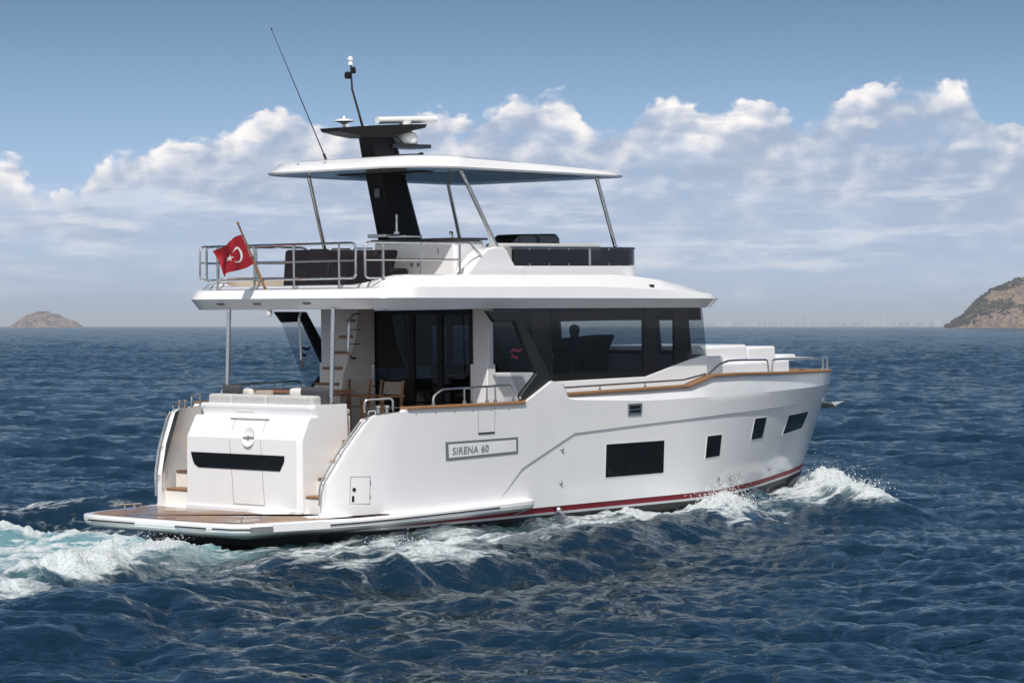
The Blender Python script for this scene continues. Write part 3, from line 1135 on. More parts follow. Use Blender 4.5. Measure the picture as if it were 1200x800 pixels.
def hull_y(x, z, groove=True):
    zt = min(max((z - 0.2) / 2.0, 0.0), 1.1)
    y = (2.60 + 0.10 * min(zt, 1)) * ip(x, STERN) / 2.70
    L = bow_x(z)
    if x > 8:
        t = min((x - 8) / (L - 8), 1.0)
        y *= max(1 - t ** (1.75 + 0.15 * zt), 0.0) ** (0.88 - 0.16 * zt)
    if groove and x > 3.3 and z < ip(x, ZG) - 0.006:
        y -= 0.022 * min((x - 3.3) / 0.5, 1.0) * min(1.0, y / 0.4)
    return max(y, 0.0)


def hull_x(xn, z):
    if xn > 8:
        return 8 + (xn - 8) * (bow_x(z) - 8) / 7.6
    if xn < 1.5:
        return ip(z, XA) + (xn + 0.06) * (1.5 - ip(z, XA)) / 1.56
    return xn


ST = [-0.06, -0.03, 0.0, 0.05, 0.12, 0.2, 0.3, 0.4, 0.5, 0.65, 0.8, 0.9, 0.96, 1.1, 1.3, 1.5, 2, 2.5, 3, 3.3, 3.45, 3.6, 3.75, 3.9, 4.1, 4.25, 4.45,
      4.62, 4.75, 4.88, 5.03, 5.2, 5.6, 6, 6.5, 7, 7.5, 8, 8.3, 8.6, 8.97] + [9.2 + 0.3 * i for i in range(16)] + [13.95 + 0.15 * i for i in range(9)] + [15.22, 15.32, 15.4, 15.46, 15.51, 15.55, 15.58, 15.6]


def section(xn):
    """outer side of one station from the rail down to the chine: list of z"""
    zr, zc = ip(xn, ZR), ip(xn, ZC)
    zk = ip(xn, ZK) if xn > 5.1 else zr - 0.05
    zg = ip(xn, ZG) if xn > 3.3 else 0.45
    zg = max(zg, zc + 0.08)
    zs = [zr, zk, zk + (zg - zk) * 0.33, zk + (zg - zk) * 0.66, zg, zg - 0.014]
    for k in range(1, 6):
        zs.append(zg - 0.014 + (zc - zg + 0.014) * k / 5)
    return zs


hullmb, stripemb, botmb = MB(), MB(), MB()
for sgn in (-1, 1):
    outer, inner, red, bot = [], [], [], []
    for xn in ST:
        col = []
        for j, z in enumerate(section(xn)):
            x = hull_x(xn, z)
            y = hull_y(x, z, j >= 5)
            if j == 0 and xn > 5:
                y = max(y - 0.085, 0)
            col.append((x, sgn * y, z))
        outer.append(col)
        x, y, z = col[0]
        yi = max(abs(y) - 0.13, 0.0)
        inner.append([(x, y, z), (x, sgn * yi, z), (hull_x(xn, 0.95), sgn * max(min(yi, hull_y(hull_x(xn, 0.95), 0.95) - 0.13), 0), 0.95), (hull_x(xn, 0.38), sgn * max(min(yi, hull_y(hull_x(xn, 0.38), 0.4) - 0.13), 0), 0.38)])
        x, y, z = col[-1]
        y = abs(y)
        a = (x, sgn * max(y - 0.012, 0), z - 0.005)
        b = (hull_x(xn, z - 0.098), sgn * max(y * 0.99 - 0.012, 0), z - 0.098)
        c = (hull_x(xn, z - 0.14), sgn * max(y * 0.985 - 0.014, 0), z - 0.14)
        d = (hull_x(xn, -0.2), sgn * y * 0.86, -0.22)
        e = (hull_x(xn, -0.7), 0.0, -0.75)
        red.append([a, b])
        bot.append([b, c, d, e])
    hullmb.grid(outer)
    hullmb.grid(inner)
    # aft rim of the side wing
    n = len(outer[0])
    yi = [max(abs(p[1]) - 0.13, 0) for p in outer[0]]
    rim = [[p, (p[0], sgn * q, p[2])] for p, q in zip(outer[0], yi)]
    hullmb.grid(rim)
    stripemb.grid(red)
    botmb.grid([r[0:2] for r in bot], 1)
    botmb.grid([r[1:4] for r in bot], 0)
botmb.add([(0, -2.05, 0.36), (0, 2.05, 0.36), (0, 1.75, -0.22), (0, 0, -0.75), (0, -1.75, -0.22)], [(0, 1, 2, 3, 4)], 0)
hull = hullmb.build('hull', 'gelcoat', yacht, weld=0.0005, smooth=16)
stripemb.build('boot_stripe', 'red_stripe', hull, weld=0.0005)
botmb.build('hull_bottom', ['antifouling', 'plate_white'], hull, weld=0.0005)


def hull_patch(pts, off=0.006, n=8):
    """four corners (x, z) on the starboard side -> grid rows following the hull"""
    (ax, az), (bx_, bz), (cx, cz), (dx, dz) = pts
    rows = []
    for i in range(n + 1):
        u = i / n
        row = []
        for j in range(5):
            v = j / 4
            x = (ax + (bx_ - ax) * u) * (1 - v) + (dx + (cx - dx) * u) * v
            z = (az + (bz - az) * u) * (1 - v) + (dz + (cz - dz) * u) * v
            row.append((x, hull_y(x, z) + off, z))
        rows.append(row)
    return rows


def hull_panel(name, pts, mat, parent, off=0.006, side=-1, rim=None):
    mb = MB()
    rows = [[(x, side * y, z) for x, y, z in r] for r in hull_patch(pts, off)]
    mb.grid(rows)
    back = [[(x, side * (abs(y) - off - 0.02), z) for x, y, z in r] for r in rows]
    loop = [r[0] for r in rows] + rows[-1][1:] + [r[-1] for r in rows[::-1]][1:] + rows[0][::-1][1:-1]
    loopb = [r[0] for r in back] + back[-1][1:] + [r[-1] for r in back[::-1]][1:] + back[0][::-1][1:-1]
    mb.grid([loop, loopb], close_u=True)
    return mb.build(name, mat, parent)


def hull_line(pts, r, off=0.0, side=-1, step=0.15):
    out = []
    for (x0, z0), (x1, z1) in zip(pts[:-1], pts[1:]):
        n = max(2, int(math.hypot(x1 - x0, z1 - z0) / step))
        for k in range(n):
            x, z = x0 + (x1 - x0) * k / n, z0 + (z1 - z0) * k / n
            out.append((x, side * (hull_y(x, z) + off), z))
    x, z = pts[-1]
    out.append((x, side * (hull_y(x, z) + off), z))
    return out


wins = [[(6.05, 1.325), (7.60, 1.325), (7.60, 0.755), (6.05, 0.755)], [(8.86, 1.34), (9.32, 1.35), (9.28, 0.97), (8.82, 0.95)],
        [(10.53, 1.585), (11.00, 1.59), (10.90, 1.22), (10.44, 1.20)], [(12.10, 1.575), (13.32, 1.60), (13.05, 1.29), (11.90, 1.23)]]
for side in (-1, 1):
    for w in wins:
        cx, cz = sum(p[0] for p in w) / 4, sum(p[1] for p in w) / 4
        big = [(p[0] + (0.022 if p[0] > cx else -0.022), p[1] + (0.022 if p[1] > cz else -0.022)) for p in w]
        f = hull_panel('hull_window', big, 'plate_white', hull, 0.004, side)
        hull_panel('pane', w, 'pane_black', f, 0.008, side)

# name plate: sunk frame and raised letters
pl = [(2.10, 1.545), (3.78, 1.555), (3.79, 1.285), (2.12, 1.245)]
plate = hull_panel('name_plate', pl, 'grey_groove', hull, 0.010)
pin = [(2.16, 1.505), (3.73, 1.513), (3.74, 1.320), (2.18, 1.285)]
hull_panel('plate_panel', pin, 'plate_white', plate, 0.014)


def text_mesh(name, s, size, mat, parent, place, spacing=1.0, depth=0.004, offset=0.0):
    """letters turned into a mesh; place(u, v, w) maps letter space onto the surface"""
    cu = bpy.data.curves.new(name, 'FONT')
    cu.body = s
    cu.size = size
    cu.extrude = depth
    cu.offset = offset
    cu.space_character = spacing
    o = bpy.data.objects.new(name, cu)
    C.objects.link(o)
    dg = bpy.context.evaluated_depsgraph_get()
    me = bpy.data.meshes.new_from_object(o.evaluated_get(dg))
    bpy.data.objects.remove(o)
    bpy.data.curves.remove(cu)
    for v in me.vertices:
        v.co = place(v.co.x, v.co.y, v.co.z)
    me.materials.clear()
    me.materials.append(MAT[mat])
    ob = bpy.data.objects.new(name, me)
    C.objects.link(ob)
    ob.parent = parent
    return ob


def on_side(x0, z0, off):
    def f(u, v, w):
        x, z = x0 + u, z0 + v + 0.012 * u
        return (x, -(hull_y(x, z) + off + w), z)
    return f


text_mesh('name_lettering', 'SIRENA', 0.165, 'letter_grey', plate, on_side(2.245, 1.335, 0.017), 1.12, 0.003, 0.0025)
text_mesh('number_lettering', '60', 0.165, 'letter_grey', plate, on_side(2.905, 1.343, 0.017), 1.12, 0.003, 0.004)

# side fittings on the hull
for (x, z) in ((4.91, 1.30), (4.90, 0.73), (9.28, 0.555), (9.70, 0.565), (11.45, 0.60)):
    MB().lathe([(0.036, 0), (0.036, 0.012), (0.022, 0.03), (0.0, 0.034)], (x, -hull_y(x, z), z), 0, 14, Vector((0, -1, 0))).build('drain_fitting', 'steel', hull)
MB().lathe([(0.06, 0), (0.06, 0.015), (0.045, 0.05), (0.02, 0.06)], (4.86, -hull_y(4.86, 0.28) + 0.01, 0.27), 0, 16, Vector((0.2, -1, -0.1))).build('exhaust_outlet', 'steel', hull)
vent = hull_panel('hawse_vent', [(6.56, 2.005), (6.93, 2.005), (6.92, 1.815), (6.57, 1.815)], 'steel', hull, 0.02)
hull_panel('vent_mouth', [(6.61, 1.97), (6.88, 1.97), (6.88, 1.915), (6.61, 1.915)], 'black_matt', vent, 0.024)
hull_panel('vent_mouth', [(6.61, 1.895), (6.88, 1.895), (6.88, 1.85), (6.62, 1.85)], 'black_matt', vent, 0.024)
gate = MB()
gate.tube(hull_line([(2.82, 2.08), (2.84, 1.655), (3.22, 1.66), (3.22, 2.08)], 0, 0.001), 0.006, seg=5)
gate = gate.build('boarding_gate', 'hatch_line', hull)
hull_panel('gate_sill', [(2.84, 1.665), (3.22, 1.668), (3.22, 1.645), (2.84, 1.642)], 'black_matt', gate, 0.012)
hatch = MB()
hatch.tube(hull_line([(0.29, 1.07), (0.60, 1.065), (0.60, 0.63), (0.28, 0.645), (0.29, 1.07)], 0, 0.001), 0.005, seg=5)
hatch = hatch.build('quarter_hatch', 'hatch_line', hull)
MB().lathe([(0.030, 0), (0.030, 0.01), (0.012, 0.022)], (0.345, -hull_y(0.345, 0.86) - 0.002, 0.865), 0, 12, Vector((-0.3, -1, 0))).build('latch', 'black_matt', hatch)
hull_panel('lock', [(0.315, 0.765), (0.350, 0.765), (0.350, 0.67), (0.315, 0.67)], 'black_matt', hatch, 0.006)
for z in (0.97, 0.74):
    MB().box((0.60, -hull_y(0.6, z) - 0.004, z), (0.012, 0.014, 0.06)).build('hinge', 'steel', hatch)
for k in range(6):
    x = 1.45 + 0.42 * k
    MB().lathe([(0.012, 0), (0.012, 0.005)], (x, -hull_y(x, 2.03), 2.03), 0, 8, Vector((0, -1, 0))).build('snap_stud', 'steel', hull)


# teak capping on the rails
def cap_strip(x0, x1, side, zadd, mat='teak', out=0.03, inn=0.155, h=0.045, inset=0.055):
    xs = [x0] + [x for x in ST if x0 < x < x1] + [x1]
    rows = []
    for xn in xs:
        z = ip(xn, ZR)
        x = hull_x(xn, z)
        y = max(hull_y(x, z) - inset, 0)
        o, i = y + out, max(y - inn, 0)
        rows.append([(x, side * o, z + zadd), (x, side * o, z + zadd + h * 0.7), (x, side * (o - 0.015), z + zadd + h), (x, side * i, z + zadd + h), (x, side * i, z + zadd)])
    mb = MB()
    mb.grid(rows, close_u=True)
    mb.add(rows[0], [(0, 1, 2, 3, 4)])
    mb.add(rows[-1], [(4, 3, 2, 1, 0)])
    return mb


for side in (-1, 1):
    cap_strip(0.97, 3.93, side, 0.002, inset=0.0, inn=0.16).build('teak_capping', 'teak', yacht, smooth=30)
    cap_strip(5.06, 15.6, side, 0.002).build('teak_capping', 'teak', yacht, smooth=30)

# swim platform with its rubbing band running on along the hull
OUT = [(-1.86, 0.0), (-1.86, -0.9), (-1.85, -1.42), (-1.79, -1.82), (-1.62, -2.05), (-1.28, -2.19), (-0.8, -2.31), (-0.3, -2.43), (0.3, -2.55), (0.9, -2.66), (1.6, -2.72),
       (2.4, -2.765), (3.2, -2.79), (3.75, -2.795), (3.95, -2.785), (4.08, -2.75), (4.14, -2.69), (4.14, -2.4)]
full = OUT + [(x, -y) for x, y in OUT[::-1][:-1]]


def offset_outline(pts, d):
    n = len(pts)
    res = []
    for i, p in enumerate(pts):
        a, b = Vector(pts[i - 1]), Vector(pts[(i + 1) % n])
        t = (b - a).normalized()
        res.append((p[0] - t.y * d, p[1] + t.x * d))
    return res


def ring_at(d, z):
    return [(x, y, z + max(x, 0) * 0.022) for x, y in offset_outline(full, d)]


# offset_outline moves along the left normal of the walking direction: inwards is positive here
test = offset_outline(full, 0.1)
SG = 1.0 if test[0][0] > full[0][0] else -1.0
pm = MB()
prof = [(0.10, 0.425), (0.03, 0.420), (0.0, 0.395), (0.0, 0.335), (0.01, 0.325), (0.01, 0.30), (0.04, 0.265), (0.13, 0.235), (0.40, 0.17)]
rings = [ring_at(SG * d, z) for d, z in prof]
pm.grid(rings, close_u=True)
pm.add(rings[0], [tuple(range(len(full)))])
pm.add(rings[-1], [tuple(range(len(full) - 1, -1, -1))])
platform = pm.build('swim_platform', 'gelcoat', yacht, smooth=40)


def outline_strip(i0, i1, d0, z0, z1, mirror=False):
    pts = OUT[i0:i1 + 1]
    mb = MB()
    a, b, c, d = [], [], [], []
    for k, (x, y) in enumerate(pts):
        p0, p1 = Vector(pts[max(k - 1, 0)]), Vector(pts[min(k + 1, len(pts) - 1)])
        t = (p1 - p0).normalized()
        nx, ny = t.y, -t.x
        if nx * (x + 0) > 0 and x < 0 and k == 0:
            nx, ny = -nx, -ny
        if ny > 0.01 or (abs(ny) <= 0.01 and nx > 0):
            nx, ny = -nx, -ny
        s = -1 if mirror else 1
        dz = max(x, 0) * 0.022
        a.append((x + nx * d0, s * (y + ny * d0), z1 + dz))
        b.append((x + nx * d0, s * (y + ny * d0), z0 + dz))
        c.append((x - nx * 0.02, s * (y - ny * 0.02), z0 + dz))
        d.append((x - nx * 0.02, s * (y - ny * 0.02), z1 + dz))
    mb.grid([a, b, c, d, a])
    return mb


outline_strip(7, 12, 0.006, 0.340, 0.362).build('rub_strip', 'rubber', platform)
outline_strip(7, 12, 0.006, 0.340, 0.362, True).build('rub_strip', 'rubber', platform)
for y0, y1 in ((1.62, 0.45), (-0.55, -1.28)):
    MB().box2((-1.872, y0, 0.335), (-1.84, y1, 0.357)).build('rub_strip', 'rubber', platform)
outline_strip(2, 5, 0.006, 0.340, 0.360).build('rub_strip', 'rubber', platform)
outline_strip(5, 7, 0.022, 0.285, 0.415).build('fender_block', 'gelcoat', platform, bevel=0.015)
outline_strip(4, 5, 0.014, 0.31, 0.385).build('step_socket', 'grey_groove', platform)
tk = [(-1.66, 1.75), (-1.74, 1.2), (-1.74, -1.15), (-1.62, -1.68), (-1.42, -1.88), (-1.1, -1.98), (-0.7, -2.12), (-0.25, -2.26), (0.3, -2.39), (0.85, -2.54), (0.85, -2.60), (0.2, -2.47),
      (-0.02, -2.05), (-0.02, 2.05), (-0.25, 2.26), (-0.7, 2.12), (-1.1, 1.98), (-1.42, 1.88)]
MB().prism([(x, y, 0.428 + max(x, 0) * 0.022) for x, y in tk], (0, 0, 0.012)).build('teak_planking', 'teak_deck', platform)
cl = MB()
cl.tube(bend([(-1.42, -1.62, 0.43), (-1.42, -1.62, 0.52), (-1.22, -1.86, 0.52), (-1.22, -1.86, 0.43)], 0.07), 0.014, seg=8)
cl.build('grab_handle', 'steel', platform)
cl = MB()
cl.tube([(-0.62, 1.98, 0.44), (-0.62, 1.98, 0.50)], 0.02).tube([(-0.78, 2.02, 0.44), (-0.78, 2.02, 0.50)], 0.02).tube([(-0.50, 1.95, 0.51), (-0.9, 2.05, 0.51)], 0.022)
cl.build('mooring_cleat', 'steel', platform)

# transom garage box
PROF = [(-0.035, 0.43), (-0.035, 0.50), (0.0, 0.515), (0.0, 1.38), (0.004, 1.63), (0.17, 1.95), (0.20, 1.985), (0.37, 1.99), (0.30, 2.12), (0.30, 2.165), (0.33, 2.18)]
tb = MB()
rows = []
for x, z in PROF:
    dy = 0.03 * max(0, (z - 1.4))
    xx = x
    rows.append([(xx, 1.34 - dy, z), (xx, 0.7, z), (xx, 0, z), (xx, -0.7, z), (xx, -1.36 + dy, z), (xx + 0.07, -1.42 + dy, z), (1.08, -1.42 + dy, z), (1.08, 1.40 - dy, z), (xx + 0.07, 1.40 - dy, z)])
tb.grid(rows, close_u=True)
tb.add(rows[-1], [tuple(range(9))])
box = tb.build('transom_box', 'gelcoat', yacht, bevel=0.008, smooth=14)


def face_x(z):
    return float(np.interp(z, [p[1] for p in PROF[:6]], [p[0] for p in PROF[:6]]))


MB().prism([(-0.010, 1.23, 1.375), (-0.010, -1.07, 1.375), (-0.010, -1.06, 1.28), (-0.010, -0.96, 1.125), (-0.010, 1.04, 1.125), (-0.010, 1.15, 1.18), (-0.010, 1.20, 1.28)], (0.03, 0, 0)).build('transom_window', 'pane_black', box)
ln = MB()
for y0, y1 in ((0.29, 0.17), (-0.47, -0.58)):
    zz = [1.94, 1.8, 1.6, 1.38]
    ln.tube([(face_x(z) - 0.001, y0 + (y1 - y0) * (1.94 - z) / 1.38, z) for z in zz] + [(-0.001, y1 + (y0 - y1) * 0.41, 1.376)], 0.007, seg=5)
    ln.tube([(-0.001, y1 + (y0 - y1) * 0.41, 1.12), (-0.001, y1, 0.56)], 0.007, seg=5)
ln.tube([(-0.001, 0.17, 0.56), (-0.001, -0.58, 0.56)], 0.007, seg=5)
ln.tube([(0.145, 0.40, 1.945), (0.145, -0.55, 1.945)], 0.009, seg=5)
ln.build('garage_door_seam', 'hatch_line', box)
em = MB()
em.lathe([(0.165, -0.02), (0.165, 0.012), (0.15, 0.016), (0.13, 0.004), (0.05, -0.004), (0.0, -0.004)], (face_x(1.64) + 0.005, -0.20, 1.655), 0, 28, Vector((-1, 0, 0.22)))
emb = em.build('round_badge', 'plate_white', box)
em = MB()
em.lathe([(0.028, 0), (0.028, 0.03), (0.01, 0.04)], (face_x(1.64) + 0.0, -0.20, 1.65), 0, 12, Vector((-1, 0, 0.2)))
em.box((face_x(1.64) - 0.015, -0.13, 1.65), (0.02, 0.11, 0.014)).box((face_x(1.64) - 0.015, -0.29, 1.655), (0.02, 0.10, 0.014))
em.build('badge_latch', 'letter_grey', emb)
MB().prism([(0.318, 0.52, 2.105), (0.318, -0.02, 2.105), (0.345, 0.05, 2.035), (0.345, 0.45, 2.035)], (0.03, 0, 0.0)).build('vent_slot', 'black_matt', box)
for k in range(12):
    MB().lathe([(0.010, 0), (0.010, 0.006)], (0.36, 1.25 - 0.22 * k, 2.18), 0, 8).build('snap_stud', 'steel', box)

# steps beside the box
for side in (-1, 1):
    stp = MB()
    for k in range(4):
        x0 = 0.12 + 0.27 * k
        stp.box2((x0 + 0.02, side * 1.40, 0.42), (1.3, side * 2.12, 0.70 + 0.275 * k))
    stair = stp.build('stern_steps', 'gelcoat_warm', yacht, bevel=0.01)
    for k in range(4):
        x0 = 0.12 + 0.27 * k
        MB().box2((x0, side * 1.425, 0.702 + 0.275 * k), (x0 + 0.29, side * (2.04 + 0.05 * k), 0.742 + 0.275 * k)).build('tread', 'teak', stair, bevel=0.012)

# wing handrails
for side in (-1, 1):
    pts = []
    for x, z in ((-0.075, 0.62), (-0.075, 0.95), (0.0, 1.13), (0.16, 1.45), (0.52, 1.98), (0.62, 1.98)):
        pts.append((x - 0.05, side * (hull_y(max(x, -0.06), z) - 0.05), z))
    MB().tube(bend(pts, 0.10), 0.017).tube([pts[3], (0.20, pts[3][1], 1.42)], 0.012).tube([pts[1], (-0.04, pts[1][1], 0.95)], 0.012).build('wing_handrail', 'steel', yacht)

# decks
dk = MB()
dk.box2((0.95, -2.42, 1.46), (3.75, 2.42, 1.60))
dk.build('cockpit_deck', 'teak_deck', yacht)
dk = MB()
rows = []
for xn in [3.75, 4.5, 5.5, 6.5, 7.5, 8.5, 9.5, 10.5, 11.5, 12.5, 13.5, 14.4, 15.0]:
    z = 1.60 + max(0, xn - 8.5) * 0.07
    y = max(hull_y(xn, z) - 0.10, 0.02)
    rows.append([(xn, -y, min(z, 2.0)), (xn, y, min(z, 2.0))])
dk.grid(rows)
dk.build('side_deck', 'gelcoat_warm', yacht)

# fixed stern seat
for y0, y1 in ((1.26, 0.66), (0.65, -0.20), (-0.21, -1.30)):
    MB().box2((0.40, y0, 2.05), (0.62, y1, 2.325)).build('seat_back', 'cushion_grey', yacht, bevel=0.05, bseg=3)
MB().box2((0.62, 1.30, 1.6), (1.25, -1.30, 1.98)).build('seat_base', 'gelcoat_warm', yacht, bevel=0.02)
MB().box2((0.63, 1.28, 1.985), (1.27, -1.28, 2.09)).build('seat_cushion', 'cushion_grey', yacht, bevel=0.03)

# poles under the aft overhang
for y in (1.27, -1.29):
    p = MB()
    p.tube([(0.83, y, 2.15), (0.90, y, 3.73)], 0.036, seg=12)
    p.lathe([(0.065, 0), (0.065, 0.012), (0.04, 0.03)], (0.83, y, 2.178), 0, 12)
    p.build('overhang_pole', 'steel', yacht)

# fittings by the starboard and port quarters
for side in (-1, 1):
    q = MB()
    q.tube(bend([(0.78, side * 2.12, 2.06), (0.78, side * 2.12, 2.26), (1.18, side * 2.36, 2.28), (1.18, side * 2.36, 2.08)], 0.06), 0.018)
    q.build('gate_hoop', 'steel', yacht)
    for x in (0.78, 0.93):
        q = MB()
        y = side * (hull_y(x, 2.05) - 0.07)
        q.lathe([(0.05, 0), (0.05, 0.015), (0.028, 0.03), (0.028, 0.10), (0.045, 0.12), (0.045, 0.135)], (x, y, 2.05), 0, 14)
        q.build('warping_bollard', 'steel', yacht)
    q = MB()
    y = side * (hull_y(0.62, 2.0) - 0.07)
    q.tube(bend([(0.60, y, 2.03), (0.60, y, 2.10), (0.74, y - side * -0.03, 2.11), (0.74, y, 2.03)], 0.04), 0.014)
    q.build('fairlead', 'steel', yacht)
    # rail on the cockpit bulwark
    q = MB()
    yb = side * 2.60
    q.tube(bend([(1.86, yb, 2.14), (1.86, yb, 2.30), (2.06, yb, 2.40), (3.66, yb, 2.42), (3.74, yb, 2.38), (3.76, yb, 2.14)], 0.07), 0.019)
    for x in (2.58, 2.78, 3.12, 3.32):
        q.tube([(x, yb, 2.14), (x, yb, 2.405)], 0.014)
    for x in (1.86, 2.58, 2.78, 3.12, 3.32, 3.76):
        q.lathe([(0.030, 0), (0.030, 0.05)], (x, yb, 2.145), 0, 10)
    q.build('bulwark_rail', 'steel', yacht)

# ------------------------------------------------------------------ saloon
HY = 2.05
sal = MB()
for side in (-1, 1):
    low = [(3.75, 1.5), (9.56, 1.5), (9.54, 2.79), (9.05, 2.71), (8.84, 2.665), (7.81, 2.435), (5.34, 2.42), (4.92, 2.59), (3.75, 2.62)]
    sal.prism([(x, side * HY, z) for x, z in low], (0, -side * 0.10, 0))
    sal.box2((3.74, side * 1.68, 1.55), (3.86, side * 2.055, 3.72))
    sal.box2((3.70, side * 1.66, 1.55), (3.90, side * 2.062, 2.76))
sal.box2((3.75, 0.80, 1.55), (3.85, 1.70, 3.72))
sal.box2((9.44, -2.0, 1.6), (9.56, 2.0, 2.80))
saloon = sal.build('saloon', 'gelcoat', yacht, bevel=0.012)
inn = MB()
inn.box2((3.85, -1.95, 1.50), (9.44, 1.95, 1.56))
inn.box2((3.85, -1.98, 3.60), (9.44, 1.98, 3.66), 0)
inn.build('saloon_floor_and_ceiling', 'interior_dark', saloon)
# port side: dark wood wall with two window openings
pw = MB()
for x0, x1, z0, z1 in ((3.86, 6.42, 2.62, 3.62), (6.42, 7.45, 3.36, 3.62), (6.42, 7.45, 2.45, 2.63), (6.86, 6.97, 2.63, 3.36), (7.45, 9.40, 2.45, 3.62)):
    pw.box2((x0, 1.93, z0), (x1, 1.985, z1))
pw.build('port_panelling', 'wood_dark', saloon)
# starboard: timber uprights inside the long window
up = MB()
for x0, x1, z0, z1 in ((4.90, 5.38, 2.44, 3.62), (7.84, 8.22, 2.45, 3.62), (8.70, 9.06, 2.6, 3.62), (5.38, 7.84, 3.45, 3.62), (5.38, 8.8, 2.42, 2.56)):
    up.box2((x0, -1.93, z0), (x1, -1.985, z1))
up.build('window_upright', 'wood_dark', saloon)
# panes
for side in (-1, 1):
    g = MB()
    poly = [(3.87, 3.70), (9.43, 3.66), (9.53, 2.795), (9.05, 2.715), (8.84, 2.67), (7.81, 2.44), (5.345, 2.425), (4.92, 2.595), (3.87, 2.625)]
    g.prism([(x, side * (HY - 0.015), z) for x, z in poly], (0, -side * 0.012, 0))
    w = g.build('side_window', 'tinted_glass', saloon)
    for x, z0 in ((5.34, 2.43), (7.80, 2.44)):
        MB().box2((x - 0.008, side * (HY - 0.012), z0), (x + 0.008, side * (HY - 0.030), 3.68)).build('pane_joint', 'rubber', w)
# windscreen
fr = MB()
FX0, FX1 = 9.53, 9.42


def wsx(z):
    return FX0 + (FX1 - FX0) * (z - 2.80) / 0.86


def front_bar(y0, y1, z0, z1):
    fr.prism([(wsx(z0), y0, z0), (wsx(z0), y1, z0), (wsx(z1), y1, z1), (wsx(z1), y0, z1)], (-0.06, 0, 0))


front_bar(-1.70, -1.36, 2.8, 3.66)
front_bar(-0.99, -0.64, 2.8, 3.66)
front_bar(1.47, 2.02, 2.8, 3.66)
front_bar(-2.0, 2.0, 3.42, 3.66)
front_bar(-1.36, 1.47, 2.8, 2.86)
fr = fr.build('windscreen_frame', 'wood_dark', saloon)
MB().prism([(wsx(2.8) + 0.01, -2.03, 2.8), (wsx(2.8) + 0.01, 2.03, 2.8), (wsx(3.66) + 0.01, 2.03, 3.66), (wsx(3.66) + 0.01, -2.03, 3.66)], (0.012, 0, 0)).build('windscreen', 'clear_glass', saloon)
# helm console and furniture seen through the glass
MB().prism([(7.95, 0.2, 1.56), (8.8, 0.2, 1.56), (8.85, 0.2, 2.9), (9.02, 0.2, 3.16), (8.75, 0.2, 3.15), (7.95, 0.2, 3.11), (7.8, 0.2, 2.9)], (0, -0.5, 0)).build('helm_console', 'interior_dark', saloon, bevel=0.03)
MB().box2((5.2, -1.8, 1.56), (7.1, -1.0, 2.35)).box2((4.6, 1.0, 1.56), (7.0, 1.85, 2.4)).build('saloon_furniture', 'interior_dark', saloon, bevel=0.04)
# aft door
dr = MB()
zt, zb = 3.66, 1.60
for y0, y1 in ((0.80, 0.70), (-0.18, -0.31), (-0.86, -0.99), (-1.62, -1.69)):
    dr.box2((3.715, y0, zb), (3.775, y1, zt))
dr.box2((3.715, 0.8, zt), (3.775, -1.69, zt - 0.07))
dr.box2((3.715, 0.8, zb), (3.775, -1.69, zb + 0.07))
dr = dr.build('saloon_door', 'black_matt', saloon)
MB().box2((3.738, 0.70, 1.66), (3.750, -1.63, 3.60)).build('door_glass', 'door_glass', dr)
MB().tube(bend([(3.715, 0.66, 2.75), (3.66, 0.66, 2.75), (3.66, 0.66, 2.35), (3.715, 0.66, 2.35)], 0.03), 0.014).build('handle', 'steel', dr)
# wings either side: dark frame, glass infill, emblem
WF = [(3.11, 3.665), (3.86, 3.655), (4.70, 2.47), (3.95, 2.11), (3.90, 2.24), (4.31, 2.60), (3.78, 3.48), (3.29, 3.47)]
for side in (-1, 1):
    yb = side * 2.63
    poly = [(x, yb, z) for x, z in WF]
    fs = [(0, 1, 6, 7), (1, 2, 5, 6), (2, 3, 4, 5)]
    vs = poly + [(x, y - side * 0.09, z) for x, y, z in poly]
    ff = [f for f in fs] + [tuple(i + 8 for i in f[::-1]) for f in fs]
    for i in range(8):
        ff.append(((i + 1) % 8, i, i + 8, (i + 1) % 8 + 8))
    wing = MB().add(vs, ff).build('side_wing', 'frame_grey', yacht, bevel=0.02)
    gl = [(3.27, 3.49), (3.80, 3.50), (4.33, 2.60), (3.91, 2.22)]
    MB().prism([(x, yb - side * 0.04, z) for x, z in gl], (0, -side * 0.012, 0)).build('wing_pane', 'wing_glass', wing)
    lg = MB()
    for x0, x1, zc_, rise in ((3.69, 4.00, 2.995, 0.07), (3.71, 3.90, 2.885, 0.04)):
        top_, bot_ = [], []
        for k in range(19):
            t = k / 18
            x = x0 + (x1 - x0) * t
            z = zc_ + rise * (t - 0.5) - 0.026 * math.sin((t - 0.5) * 2 * math.pi)
            w = 0.021 * min(1.0, 0.25 + 5 * min(t, 1 - t))
            top_.append((x, yb - side * 0.034, z + w))
            bot_.append((x, yb - side * 0.034, z - w))
        lg.grid([top_, bot_])
    lg.build('wave_emblem', 'logo_red' if side < 0 else 'logo_purple', wing)
    MB().lathe([(0.03, 0), (0.03, 0.02), (0.012, 0.04)], (3.90, yb - side * 0.02, 2.20), 0, 10, Vector((0, side, 0))).build('pane_clamp', 'steel', wing)

